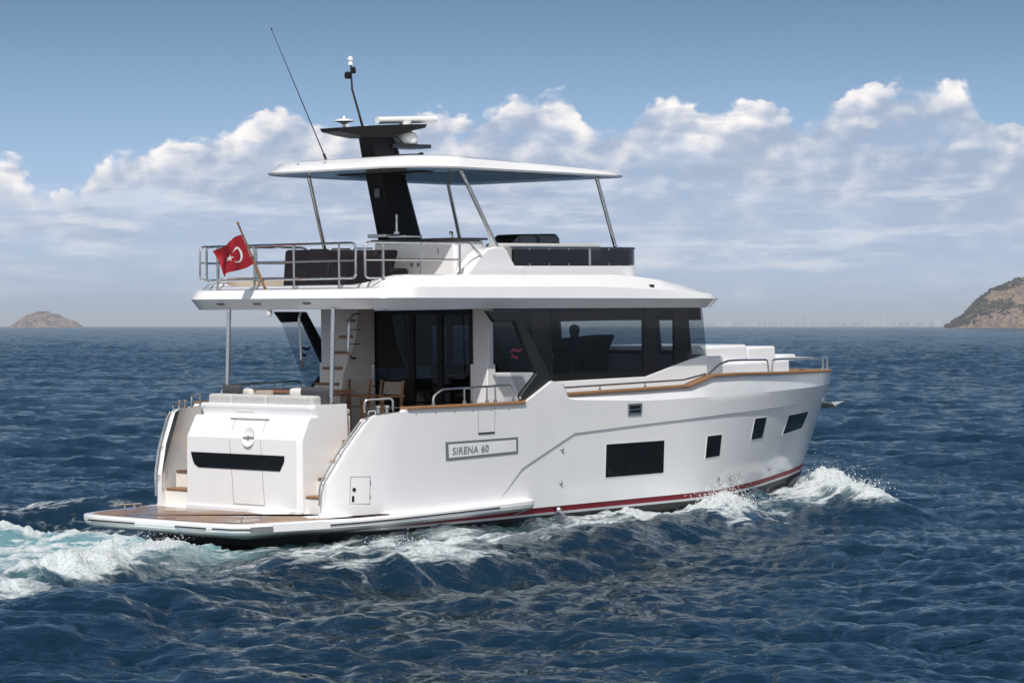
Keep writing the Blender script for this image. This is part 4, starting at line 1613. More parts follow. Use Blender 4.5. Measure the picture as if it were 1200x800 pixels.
# flybridge stairs in the cockpit
sw = MB()
sw.box2((3.55, 0.74, 1.6), (3.72, 1.62, 3.70))
sw.prism([(2.75, 0.66, 1.60), (3.72, 0.66, 1.60), (3.72, 0.66, 3.70), (3.35, 0.66, 3.70), (3.22, 0.66, 3.10), (2.95, 0.66, 2.60)], (0, 0.06, 0))
for k in range(5):
    sw.box2((2.85 + 0.15 * k, 0.72, 1.6), (3.6, 1.28 - 0.05 * k, 2.39 + 0.27 * k))
stair = sw.build('flybridge_stairs', 'gelcoat_warm', yacht, bevel=0.01)
for k in range(5):
    MB().box2((2.83 + 0.15 * k, 0.73, 2.392 + 0.27 * k), (3.10 + 0.15 * k, 1.27 - 0.05 * k, 2.435 + 0.27 * k)).build('tread', 'teak', stair, bevel=0.01)
for y in (0.60,):
    q = MB()
    q.tube(bend([(3.28, y, 3.62), (3.16, y, 3.62), (3.05, y, 3.52), (3.02, y, 2.95), (3.10, y, 2.85), (3.2, y, 2.86)], 0.06), 0.020)
    for z in (3.35, 3.1):
        q.tube([(3.03, y, z), (3.3, y, z)], 0.010)
    q.build('stair_handrail', 'steel', stair)
q = MB()
q.tube(bend([(2.60, 1.34, 3.66), (2.56, 1.34, 3.55), (2.60, 1.34, 2.85), (2.66, 1.34, 2.7)], 0.06), 0.022)
q.build('stair_handrail', 'steel', stair)

# ------------------------------------------------------------------ flybridge moulding


def rrect(xa, xf, hw, ra, rf, ns=26, nc=9, na=6):
    """rounded outline, equal point count for every call"""
    P = []
    for k in range(ns):                         # starboard side, aft to forward
        t = k / (ns - 1)
        P.append((xa + ra + (xf - rf - xa - ra) * t, -hw))
    for k in range(1, nc):
        w = math.pi / 2 * k / nc
        P.append((xf - rf + rf * math.sin(w), -hw + rf - rf * math.cos(w)))
    for k in range(na + 1):
        t = k / na
        P.append((xf, -hw + rf + (2 * hw - 2 * rf) * t))
    for k in range(1, nc):
        w = math.pi / 2 * k / nc
        P.append((xf - rf + rf * math.cos(w), hw - rf + rf * math.sin(w)))
    for k in range(ns):
        t = k / (ns - 1)
        P.append((xf - rf + (xa + ra - xf + rf) * t, hw))
    for k in range(1, nc):
        w = math.pi / 2 * k / nc
        P.append((xa + ra - ra * math.sin(w), hw - ra + ra * math.cos(w)))
    for k in range(na + 1):
        t = k / na
        P.append((xa, hw - ra - (2 * hw - 2 * ra) * t))
    for k in range(1, nc):
        w = math.pi / 2 * k / nc
        P.append((xa + ra - ra * math.cos(w), -hw + ra - ra * math.sin(w)))
    return P


def sst(x, a, b):
    t = min(max((x - a) / (b - a), 0), 1)
    return t * t * (3 - 2 * t)


def z_top(x):
    z = 4.075 + 0.195 * sst(x, 0.98, 1.62)
    if x > 6.6:
        z = ip(x, [(6.6, 4.27), (7.2, 4.24), (7.8, 4.18), (8.3, 4.11), (8.9, 4.02), (9.6, 3.925)])
    return z


def z_crease(x):
    return ip(x, [(0.8, 4.04), (1.6, 4.065), (6.0, 4.045), (7.3, 4.00), (8.3, 3.955), (9.2, 3.90), (9.8, 3.875)])


def ring(xa, xf, hw, ra, rf, zf):
    return [(x, y, zf(x) if callable(zf) else zf) for x, y in rrect(xa, xf, hw, ra, rf)]


rf_rings = [ring(0.92, 9.71, 2.51, 0.72, 1.0, lambda x: 3.725 - 0.008 * x),
            ring(0.79, 9.83, 2.60, 0.76, 1.0, lambda x: 3.905 - 0.0098 * x),
            ring(0.85, 9.75, 2.56, 0.78, 1.0, z_crease),
            ring(1.00, 9.52, 2.36, 0.85, 1.0, lambda x: z_top(x) - 0.02),
            ring(1.06, 9.40, 2.28, 0.85, 0.95, z_top),
            ring(1.16, 7.60, 2.14, 0.80, 0.6, lambda x: z_top(x) if x < 6.6 else 4.25),
            ]
rm = MB()
rm.grid(rf_rings, close_u=True)
nn = len(rf_rings[0])
rm.add(rf_rings[0], [tuple(range(nn - 1, -1, -1))])
roof = rm.build('flybridge_moulding', 'gelcoat', yacht, smooth=22)
wl = MB()
r5 = ring(1.16, 7.60, 2.14, 0.80, 0.6, lambda x: (z_top(x) if x < 6.6 else 4.25) - 0.001)
r6 = ring(1.20, 7.56, 2.11, 0.80, 0.6, 3.99)
wl.grid([r5, r6], close_u=True)
wl.add(r6, [tuple(range(nn))])
wl.build('flybridge_well', 'beige_liner', roof)
for y in (1.42, 0.50, -0.72):
    MB().prism([(0.838, y - 0.10, 3.835), (0.838, y + 0.10, 3.835), (0.863, y + 0.085, 3.80), (0.863, y - 0.085, 3.80)], (-0.010, 0, -0.004)).build('courtesy_light', 'grey_groove', roof)
MB().lathe([(0.045, 0), (0.045, 0.05), (0.055, 0.06), (0.04, 0.11), (0.0, 0.125)], (0.98, 0.33, 3.725), 0, 14, Vector((-0.2, 0, -1))).build('camera_dome', 'radome', roof)
MB().box((7.45, -2.50, 4.03), (0.11, 0.06, 0.09)).build('side_light', 'black_matt', roof, bevel=0.01)
# coaming around the helm deck
for side in (-1, 1):
    P = [(3.15, 4.20), (3.30, 4.30), (3.62, 4.60), (3.78, 4.70), (3.95, 4.735), (4.15, 4.73), (4.27, 4.68), (4.34, 4.58), (4.46, 4.415), (4.7, 4.41), (4.7, 4.15), (3.2, 4.15)]
    MB().prism([(x, side * 2.02, z) for x, z in P], (0, -side * 0.34, 0)).build('coaming_shoulder', 'gelcoat', roof, bevel=0.05, bseg=4)


def coam_line(xf, hw, r, n=8):
    xf += 0.30
    pts = [(4.45, -hw), (5.2, -hw), (6.0, -hw), (xf - r, -hw)]
    for k in range(1, n + 1):
        w = math.pi / 2 * k / n
        pts.append((xf - r + r * math.sin(w), -hw + r - r * math.cos(w)))
    pts += [(x, -y) for x, y in pts[::-1]]
    return pts


lnA = coam_line(7.66, 2.00, 0.55)
lnB = coam_line(7.56, 1.90, 0.50)
cm = MB()
cm.grid([[(x, y, 4.15) for x, y in lnA], [(x, y, 4.41) for x, y in lnA], [(x, y, 4.42) for x, y in lnB], [(x, y, 4.0) for x, y in lnB]])
cm.build('helm_coaming', 'gelcoat', roof, smooth=40)
lnC = coam_line(7.65, 1.985, 0.54)
lnD = coam_line(7.64, 1.975, 0.54)
wp = MB()
i0 = 4
a = lnC[:5]
wp.grid([[(x, y, 4.425) for x, y in lnC], [(x, y, 4.705) for x, y in lnC], [(x, y, 4.705) for x, y in lnD], [(x, y, 4.425) for x, y in lnD]])
wp = wp.build('wind_deflector', 'smoke_glass', roof)
bk = MB()
bk.box2((4.50, -1.955, 4.40), (6.38, -1.90, 4.70)).box2((4.50, 1.955, 4.40), (6.38, 1.90, 4.70))
bk.build('deflector_lining', 'cover_black', roof)
rr_ = MB()
rr_.tube([(x, y, 4.725) for x, y in coam_line(7.65, 1.985, 0.54)], 0.016)
rr_.tube(bend([(4.46, -1.985, 4.725), (4.36, -1.985, 4.72), (4.30, -1.985, 4.66)], 0.04), 0.014)
for x in (4.85, 5.35, 5.85, 6.38, 6.9):
    for y in (-1.99, 1.99):
        rr_.tube([(x, y, 4.68), (x, y, 4.73)], 0.010)
        rr_.tube([(x, y, 4.42), (x, y, 4.45)], 0.010)
rr_.box2((6.36, -2.0, 4.42), (6.42, -1.97, 4.72))
rr_.box2((6.36, 2.0, 4.42), (6.42, 1.97, 4.72))
rr_.build('deflector_rail', 'steel', wp)
MB().box2((4.30, -1.88, 4.0), (6.85, -1.45, 4.80)).build('helm_bench', 'cushion_grey', roof, bevel=0.05, bseg=3)
MB().prism([(5.63, -0.35, 4.45), (6.85, -0.35, 4.45), (6.84, -0.35, 4.92), (6.74, -0.35, 5.00), (5.76, -0.35, 4.985), (5.66, -0.35, 4.90)], (0, -0.55, 0)).build('helm_dashboard', 'black_gloss', roof, bevel=0.03)
MB().box2((5.78, -0.912, 4.81), (6.20, -0.90, 4.93)).box2((6.28, -0.912, 4.81), (6.62, -0.90, 4.93)).build('dash_screen', 'panel_dark', roof)
MB().box2((5.5, -0.95, 3.99), (6.9, 0.9, 4.45)).build('helm_plinth', 'gelcoat', roof, bevel=0.03)

# rails of the upper deck
rl = MB()
TOPZ = 4.785
for (y0, y1, nm) in ((1.83, -1.83, 0),):
    xa = 0.90
    for z in (4.785, 4.50, 4.21):
        pass
    loop = bend([(xa, 1.83, 4.21), (xa, 1.83, 4.785), (xa, -1.83, 4.785), (xa, -1.83, 4.22), (xa, 1.80, 4.21)], 0.10, 5)
    rl.tube(loop, 0.021)
    rl.tube([(xa, 1.83, 4.50), (xa, -1.83, 4.505)], 0.016)
    for y in (1.55, 0.62, -0.36, -1.44):
        rl.tube([(xa, y, 4.05), (xa, y, 4.785)], 0.019)
        rl.lathe([(0.032, 0), (0.032, 0.03)], (xa, y, 4.075), 0, 10)
rl.build('aft_rail', 'steel', yacht)
for side in (-1, 1):
    rl = MB()
    yb = side * 2.02
    xe = 3.11
    loop = bend([(0.98, yb, 4.24), (0.90, yb, 4.30), (0.90, yb, 4.72), (0.98, yb, 4.79), (xe + 0.22, yb, 4.79), (3.62, yb, 4.60)], 0.09, 5)
    loop = bend([(1.25, yb, 4.22), (0.92, yb, 4.22), (0.92, yb, 4.79), (3.33, yb, 4.79), (3.62, yb, 4.58)], 0.10, 5)
    rl.tube(loop, 0.020)
    rl.tube([(0.92, yb, 4.51), (3.11, yb, 4.51)], 0.016)
    for x in (1.33, 2.20, 3.11):
        rl.tube([(x, yb, 4.20), (x, yb, 4.79)], 0.019)
        rl.lathe([(0.034, 0), (0.034, 0.04)], (x, yb, 4.262 if x > 1.6 else 4.2), 0, 10)
    rl.build('side_rail', 'steel', yacht)

# bar unit
bar = MB()
bar.box2((3.48, 0.42, 3.99), (4.20, -1.55, 4.85))
bar = bar.build('wet_bar', 'gelcoat', yacht, bevel=0.06, bseg=4)
MB().box2((3.44, 0.45, 4.853), (4.25, -1.59, 4.892)).build('counter_top', 'black_gloss', bar, bevel=0.012)
sl = MB()
for y in (-0.05, -1.15):
    sl.box2((3.470, y - 0.012, 4.62), (3.478, y + 0.012, 4.72))
sl.build('cupboard_pull', 'hatch_line', bar)
for y in (-0.52, -0.68):
    MB().lathe([(0.035, 0), (0.035, 0.012), (0.015, 0.02)], (3.478, y, 4.45), 0, 10, Vector((-1, 0, 0))).build('socket', 'letter_grey', bar)
MB().box2((3.52, 0.12, 4.895), (3.95, -0.32, 4.975)).build('grill_lid', 'steel', bar, bevel=0.03, bseg=3)
MB().tube(bend([(3.9, -1.08, 4.88), (3.9, -1.08, 5.00), (3.72, -1.20, 5.00), (3.72, -1.20, 4.94)], 0.06), 0.016).build('tap', 'steel', bar)

# ------------------------------------------------------------------ mast and hardtop
MA = [(3.96, 3.56, 4.40, 0.21), (5.00, 3.30, 4.09, 0.20), (6.05, 3.02, 3.72, 0.19), (6.30, 2.95, 3.63, 0.19), (6.62, 2.86, 3.50, 0.17), (6.72, 2.84, 3.46, 0.15)]
mm = MB()
rows = []
for z, xa, xf, w in MA:
    rows.append([(xa, w, z), (xa, -w, z), (xa + 0.10, -w - 0.02, z), (xf - 0.12, -w * 0.9, z), (xf, -w * 0.45, z), (xf, w * 0.45, z), (xf - 0.12, w * 0.9, z), (xa + 0.10, w + 0.02, z)])
mm.grid(rows, close_u=True)
mm.add(rows[0], [tuple(range(8))])
mm.add(rows[-1], [tuple(range(7, -1, -1))])
mast = mm.build('mast', 'black_matt', yacht, bevel=0.012)
mast.location = (0.49, 0.46, 0.03)
wing = MB()
rows = []
for x, y, z0, z1 in ((2.03, 0.26, 6.70, 6.765), (2.4, 0.34, 6.655, 6.795), (2.75, 0.34, 6.62, 6.82), (3.30, 0.34, 6.64, 6.855), (3.8, 0.32, 6.775, 6.88), (4.12, 0.26, 6.83, 6.895)):
    rows.append([(x, -y, z1), (x, y, z1), (x, y * 0.8, z0), (x, -y * 0.8, z0)])
wing.grid(rows, close_u=True)
wing.add(rows[0], [(0, 1, 2, 3)])
wing.add(rows[-1], [(3, 2, 1, 0)])
wing.build('mast_top_wing', 'black_matt', mast, bevel=0.01)
MB().prism([(3.32, 0.22, 6.46), (3.32, -0.22, 6.46), (4.22, -0.26, 6.47), (4.26, 0, 6.47), (4.22, 0.26, 6.47)], (0, 0, 0.07)).build('mast_shelf', 'black_gloss', mast, bevel=0.01)
MB().lathe([(0.20, 0), (0.22, 0.04), (0.22, 0.12), (0.18, 0.19), (0.09, 0.23), (0.0, 0.24)], (3.84, 0, 6.545), 0, 24).build('satellite_dome', 'radome', mast)
arr = MB()
arr.box2((2.98, -0.22, 6.895), (4.45, -0.06, 7.0))
arr = MB()
arr.tube([(3.02, -0.14, 6.925), (4.46, -0.14, 7.00)], 0.062, seg=14)
arr.lathe([(0.11, 0), (0.11, 0.06)], (3.7, -0.14, 6.865), 0, 16)
arr.build('radar_scanner', 'radome', mast)
MB().lathe([(0.03, 0), (0.03, 0.05), (0.06, 0.075), (0.185, 0.105), (0.18, 0.12), (0.08, 0.145), (0.025, 0.15), (0.010, 0.20), (0.0, 0.20)], (2.38, 0.02, 6.79), 0, 22).build('mushroom_aerial', 'radome', mast)
sp = MB()
sp.tube([(2.80, 0, 6.82), (2.56, 0, 7.45), (2.53, 0, 7.90)], [0.022, 0.018, 0.014], seg=8)
sp.build('instrument_spar', 'bronze_dark', mast)
MB().lathe([(0.05, 0), (0.06, 0.03), (0.06, 0.09), (0.03, 0.12)], (2.50, 0.04, 7.63), 0, 12).lathe([(0.04, 0), (0.045, 0.03), (0.03, 0.11)], (2.57, -0.03, 7.72), 0, 12).build('spar_lamp', 'black_matt', mast)
MB().lathe([(0.05, 0), (0.05, 0.03), (0.035, 0.035), (0.035, 0.08), (0.05, 0.085), (0.05, 0.13), (0.02, 0.15)], (2.53, 0, 7.86), 0, 14).build('anchor_light', 'radome', mast)
hn = MB()
hn.tube([(3.45, -0.14, 6.33), (3.95, -0.2, 6.36)], 0.018)
hn.lathe([(0.03, 0), (0.055, 0.06), (0.06, 0.07)], (3.50, -0.15, 6.36), 0, 12, Vector((-1, -0.3, 0.3)))
hn.lathe([(0.03, 0), (0.045, 0.06)], (3.98, -0.2, 6.36), 0, 12, Vector((1, 0, 0)))
hn.build('horn', 'black_matt', mast)
MB().tube(bend([(3.38, -0.1, 6.7), (3.55, -0.15, 6.62), (3.62, -0.15, 6.54)], 0.1), 0.010).build('cable', 'black_matt', mast)
MB().box2((2.98, 0.10, 4.90), (3.36, -0.35, 4.96)).build('mast_table', 'steel', mast, bevel=0.01)
MB().tube([(3.28, -0.32, 4.95), (3.28, -0.32, 5.30)], 0.017).lathe([(0.05, 0), (0.05, 0.04)], (3.28, -0.32, 4.96), 0, 10).tube(bend([(3.28, -0.32, 4.95), (3.30, -0.36, 4.70), (3.22, -0.38, 4.45), (3.26, -0.36, 4.30), (3.4, -0.34, 4.32)], 0.15), 0.013).build('shower_hose', 'steel', mast)
MB().box((3.115, -0.02, 5.68), (0.03, 0.12, 0.16)).build('deck_lamp', 'letter_grey', mast, bevel=0.01)
MB().lathe([(0.06, 0), (0.06, 0.012), (0.02, 0.02)], (3.505, -0.05, 4.18), 0, 12, Vector((-1, 0, -0.2))).build('mast_socket', 'steel', mast)

ht = MB()


def zh(x):
    return 6.03 - 0.012 * (x - 2.45)


hr = [ring(2.33, 7.16, 1.90, 0.85, 0.4, lambda x: zh(x) + 0.012),
      ring(2.08, 7.40, 2.10, 0.90, 0.4, zh),
      ring(2.07, 7.41, 2.11, 0.90, 0.4, lambda x: zh(x) + 0.03),
      ring(2.26, 7.28, 2.03, 0.90, 0.4, lambda x: zh(x) + 0.19 - 0.024 * max(x - 3, 0)),
      ring(2.55, 7.10, 1.90, 0.90, 0.4, lambda x: zh(x) + 0.235 - 0.028 * max(x - 3, 0)),
      ring(3.6, 6.6, 1.3, 0.4, 0.4, lambda x: zh(x) + 0.265 - 0.028 * max(x - 3, 0))]
ht.grid(hr, close_u=True)
ht.add(hr[-1], [tuple(range(nn))])
hardtop = ht.build('hardtop', 'gelcoat', yacht, smooth=40)
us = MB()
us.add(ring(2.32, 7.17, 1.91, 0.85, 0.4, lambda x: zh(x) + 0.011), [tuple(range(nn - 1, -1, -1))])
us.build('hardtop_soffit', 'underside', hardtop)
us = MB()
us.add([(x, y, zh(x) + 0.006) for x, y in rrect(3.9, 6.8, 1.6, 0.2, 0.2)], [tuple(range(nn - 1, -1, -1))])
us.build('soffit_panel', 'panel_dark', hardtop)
for y in (0.95, 0.28):
    MB().lathe([(0.045, 0), (0.045, 0.012), (0.02, 0.02)], (2.22, y, 6.165), 0, 12, Vector((-0.8, 0, 0.6))).build('fascia_lamp', 'letter_grey', hardtop)
MB().box2((5.3, -0.9, 6.20), (5.9, -0.5, 6.235)).build('roof_hatch', 'black_gloss', hardtop, bevel=0.01)
MB().box2((3.2, -1.0, 6.015), (3.55, 1.0, 6.032)).build('soffit_slot', 'black_matt', hardtop)
for p0, p1 in (((3.43, -1.75, 6.02), (4.12, -1.93, 4.70)), ((6.87, -1.75, 5.98), (7.36, -1.85, 4.45)), ((3.21, 1.75, 6.02), (3.80, 1.85, 4.28)), ((6.70, 1.75, 5.98), (7.18, 1.78, 4.45))):
    q = MB()
    q.tube([p0, p1], 0.034, seg=12)
    q.lathe([(0.06, 0), (0.06, 0.015), (0.035, 0.03)], (p1[0], p1[1], p1[2] - 0.012), 0, 12)
    q.build('hardtop_strut', 'steel', hardtop)
an = MB()
an.tube([(3.15, 1.2, 6.22), (3.06, 1.2, 6.40)], 0.024)
an.tube([(3.06, 1.2, 6.40), (1.88, 1.2, 8.48)], [0.012, 0.005], seg=6)
an.tube([(1.88, 1.2, 8.48), (1.865, 1.2, 8.51)], 0.014, seg=6)
an.build('whip_antenna', 'bronze_dark', hardtop)

# ------------------------------------------------------------------ foredeck
fd = MB()
fd.prism([(9.55, 1.62, 1.8), (13.30, 1.05, 1.8), (13.75, 0.6, 1.8), (13.75, -0.6, 1.8), (13.30, -1.05, 1.8), (9.55, -1.62, 1.8)], (0, 0, 0.80))
trunk = fd.build('foredeck_trunk', 'gelcoat', yacht, bevel=0.05, bseg=3)
MB().prism([(9.56, 1.95, 2.0), (10.4, 1.75, 2.0), (10.4, -1.75, 2.0), (9.56, -1.95, 2.0)], (0, 0, 0.75)).build('trunk_shoulder', 'gelcoat', trunk, bevel=0.05, bseg=3)
MB().box2((10.05, -1.22, 2.5), (11.80, 1.22, 2.93)).build('sunbed_back', 'gelcoat', trunk, bevel=0.07, bseg=4)
MB().box2((11.85, -1.15, 2.55), (12.75, 1.15, 2.88)).build('sunbed_step', 'gelcoat', trunk, bevel=0.05, bseg=4)
MB().box2((12.8, -0.9, 2.58), (13.72, 0.9, 2.70)).build('forward_seat', 'gelcoat', trunk, bevel=0.04, bseg=3)


def rail_pt(xn, h, inset=0.10):
    z = ip(xn, ZR)
    x = hull_x(xn, z)
    y = max(hull_y(x, z) - 0.055 - inset, 0)
    return x, y, z + 0.045 + h


for side in (-1, 1):
    q = MB()
    pts = [rail_pt(x, 0.085) for x in (5.08, 5.6, 6.2, 7, 7.7, 8.25)]
    a = [(x, side * y, z) for x, y, z in pts]
    a = [(a[0][0], a[0][1], a[0][2])] + a[1:]
    x, y, z = rail_pt(8.9, 0.03)
    a.append((x, side * y, z))
    q.tube(a, 0.017)
    for xn in (6.0, 7.2):
        x, y, z = rail_pt(xn, 0.0)
        q.tube([(x, side * y, z - 0.01), (x, side * y, z + 0.085)], 0.013)
        q.lathe([(0.026, 0), (0.026, 0.03)], (x, side * y, z), 0, 10)
    q.build('side_deck_rail', 'steel', yacht)
    q = MB()
    seq = [rail_pt(8.97, 0.0)] + [rail_pt(9.3, 0.17)] + [rail_pt(x, 0.225) for x in (9.6, 10, 10.4, 10.8, 11.0)] + [rail_pt(11.05, 0.0)]
    q.tube(bend([(x, side * y, z) for x, y, z in seq], 0.07), 0.019)
    seq = [rail_pt(11.18, 0.0)] + [rail_pt(11.22, 0.225)] + [rail_pt(x, 0.235) for x in (11.6, 12, 12.5, 13, 13.5, 14, 14.4, 14.75)]
    seq = bend([(x, side * y, z) for x, y, z in seq], 0.06)
    q.tube(seq, 0.019)
    for xn in (14.1, 14.75):
        x, y, z = rail_pt(xn, 0.0)
        q.tube([(x, side * y, z), (x, side * y, z + 0.235)], 0.02)
        q.lathe([(0.035, 0), (0.035, 0.03)], (x, side * y, z), 0, 10)
    q.build('bow_rail', 'steel', yacht)
q = MB()
x0, y0, z0 = rail_pt(14.75, 0.235)
q.tube(bend([(x0, -y0, z0), (x0 + 0.32, -y0 * 0.45, z0), (x0 + 0.32, y0 * 0.45, z0), (x0, y0, z0)], 0.25, 6), 0.019)
q.build('pulpit_rail', 'steel', yacht)
br = MB()
br.prism([(15.15, 0.10, 1.82), (15.42, 0.10, 1.98), (15.62, 0.10, 1.66), (15.66, 0.10, 1.54), (15.12, 0.10, 1.46)], (0, -0.20, 0))
br.build('bow_roller', 'bronze_dark', yacht, bevel=0.01)

# ================================================================== THINGS ON BOARD


class LMB(MB):
    """mesh builder whose points are given in the yacht's axes and stored relative to base"""
    def __init__(s, base):
        super().__init__()
        s.base = Vector(base)

    def build(s, *a, **k):
        s.v = [tuple(Vector(p) - s.base) for p in s.v]
        return super().build(*a, **k)


# national flag on its staff
fb = (0.93, 0.40, 4.06)
flag = empty('flag', fb)
tag(flag, 'red flag with white crescent and star on a varnished staff at the aft rail', 'flag')
LMB(fb).tube([(0.95, 0.40, 4.05), (0.66, 0.40, 4.60)], 0.022).tube([(0.66, 0.40, 4.60), (0.36, 0.40, 5.14)], 0.017).lathe([(0.0, -0.03), (0.026, -0.01), (0.026, 0.015), (0.0, 0.03)], (0.355, 0.40, 5.15), 0, 10).build('staff', 'teak', flag)
HT, HB = Vector((0.43, 0.40, 4.96)), Vector((0.69, 0.40, 4.48))      # hoist
FT, FB_ = Vector((-0.13, 0.40, 4.74)), Vector((0.02, 0.40, 4.26))    # fly


def flag_pt(u, v, off=0.0):
    """u from hoist to fly, v from top to bottom"""
    p = (HT * (1 - u) + FT * u) * (1 - v) + (HB * (1 - u) + FB_ * u) * v
    y = 0.055 * math.sin(u * 8.2 + v * 2.4) * u ** 0.7 + 0.03 * math.sin(u * 15 - v * 4) * u
    p.y += y + off
    p.z -= 0.05 * u * u * (1 - v) + 0.03 * math.sin(u * 6.0) * (v - 0.5)
    p.x += 0.04 * u * math.sin(v * 5)
    return p


cl = LMB(fb)
NU, NV = 36, 24
cl.grid([[flag_pt(i / NU, j / NV, 0.002) for j in range(NV + 1)] for i in range(NU + 1)])
cl.grid([[flag_pt(i / NU, j / NV, -0.002) for j in range(NV + 1)] for i in range(NU + 1)])
cloth = cl.build('cloth', 'flag_red', flag, recalc=False)
ASP = 1.25                                                        # fly / hoist


def uv(cx, cy, r, w):
    return ((cx + r * math.cos(w)) / ASP, cy + r * math.sin(w))


for off in (0.006, -0.006):
    cr = LMB(fb)
    n = 40
    rows = []
    # outer circle r=.25 about (.5,.5), inner r=.20 about (.5625,.5); opening towards the fly
    oc, ic = (0.50, 0.5, 0.25), (0.5625, 0.5, 0.20)
    d = ic[0] - oc[0]
    xi = (d * d + oc[2] ** 2 - ic[2] ** 2) / (2 * d)
    aw, bw = math.acos(xi / oc[2]), math.acos((xi - d) / ic[2])
    for k in range(n + 1):
        t = k / n
        wo = aw + (2 * math.pi - 2 * aw) * t
        wi = bw + (2 * math.pi - 2 * bw) * t
        rows.append([flag_pt(*uv(*oc, wo), off), flag_pt(*uv(*ic, wi), off)])
    cr.grid(rows)
    cr.build('crescent', 'flag_white', cloth)
    stf = LMB(fb)
    pts = []
    for k in range(10):
        r = 0.125 if k % 2 == 0 else 0.048
        w = math.pi + 2 * math.pi * k / 10
        pts.append(flag_pt(*uv(0.80, 0.5, r, w), off))
    stf.add([flag_pt(0.80 / ASP, 0.5, off)] + pts, [(0, 1 + k, 1 + (k + 1) % 10) for k in range(10)])
    stf.build('star', 'flag_white', cloth)

# covered sofa on the upper deck
b0 = (2.9, 0.9, 3.99)
t_ = empty('covered_sofa', b0)
tag(t_, 'black covered L-shaped sofa behind the rail on the upper aft deck', 'sofa')
LMB(b0).prism([(2.35, 1.55, 4.0), (2.35, -0.55, 4.0), (2.55, -0.62, 4.70), (2.42, 1.55, 4.74)], (0.55, 0, 0.0)).build('cover', 'cover_black', t_, bevel=0.06, bseg=3)
for y in (1.0, 0.45, -0.1):
    LMB(b0).tube([(2.37, y, 4.02), (2.50, y, 4.70), (2.54, y, 4.735), (2.95, y, 4.735)], 0.012, seg=6).build('cover_seam', 'black_gloss', t_)
LMB(b0).box2((2.92, 1.55, 3.995), (4.1, 1.0, 4.66)).build('arm_cover', 'cover_black', t_, bevel=0.06, bseg=3)
b0 = (2.0, -0.9, 3.99)
t_ = empty('covered_armchair', b0)
tag(t_, 'low black covered seat near the starboard end of the upper aft rail', 'seat')
LMB(b0).prism([(1.75, -0.65, 4.0), (1.75, -1.55, 4.0), (1.80, -1.5, 4.62), (1.80, -0.7, 4.62)], (0.22, 0, 0)).build('cover_back', 'cover_black', t_, bevel=0.05, bseg=3)
LMB(b0).box2((1.98, -0.66, 4.0), (2.42, -1.52, 4.38)).build('cover_seat', 'cover_black', t_, bevel=0.05, bseg=3)

# cockpit table
b0 = (1.95, 0.75, 1.6)
tb_ = empty('cockpit_table', b0)
tag(tb_, 'long varnished teak table behind the stern seat in the cockpit', 'table')
LMB(b0).box2((1.45, 1.72, 2.30), (2.35, -0.25, 2.345)).build('table_top', 'teak_table', tb_, bevel=0.01)
for y in (1.25, 0.15):
    LMB(b0).tube([(1.9, y, 1.60), (1.9, y, 2.30)], 0.05, seg=14).lathe([(0.22, 0), (0.22, 0.02), (0.06, 0.04)], (1.9, y, 1.602), 0, 20).build('leg', 'steel', tb_)


def chair(x, y, lab):
    b = (x, y, 1.6)
    c = empty('folding_chair', b)
    tag(c, lab, 'chair', 'teak folding chairs in the cockpit')
    for s in (-1, 1):
        for xx in (x - 0.22, x + 0.22):
            LMB(b).box2((xx - 0.02, y + s * 0.27, 1.602), (xx + 0.02, y + s * 0.23, 2.22)).build('leg', 'teak', c, bevel=0.005)
        LMB(b).box2((x - 0.27, y + s * 0.29, 2.222), (x + 0.27, y + s * 0.22, 2.255)).build('armrest', 'teak', c, bevel=0.008)
        LMB(b).prism([(x + 0.20, y + s * 0.255, 2.05), (x + 0.24, y + s * 0.255, 2.05), (x + 0.30, y + s * 0.255, 2.50), (x + 0.26, y + s * 0.255, 2.50)], (0, 0.03, 0)).build('back_post', 'teak', c)
    LMB(b).box2((x - 0.22, y - 0.22, 2.03), (x + 0.22, y + 0.22, 2.055)).build('seat', 'cushion_tan', c, bevel=0.008)
    LMB(b).prism([(x + 0.255, y - 0.22, 2.26), (x + 0.255, y + 0.22, 2.26), (x + 0.29, y + 0.22, 2.47), (x + 0.29, y - 0.22, 2.47)], (0.012, 0, 0)).build('backrest', 'cushion_tan', c)
    return c


chair(2.72, 0.28, 'teak folding chair beside the foot of the flybridge stairs')
chair(2.62, -0.62, 'teak folding chair in front of the dark saloon doors')

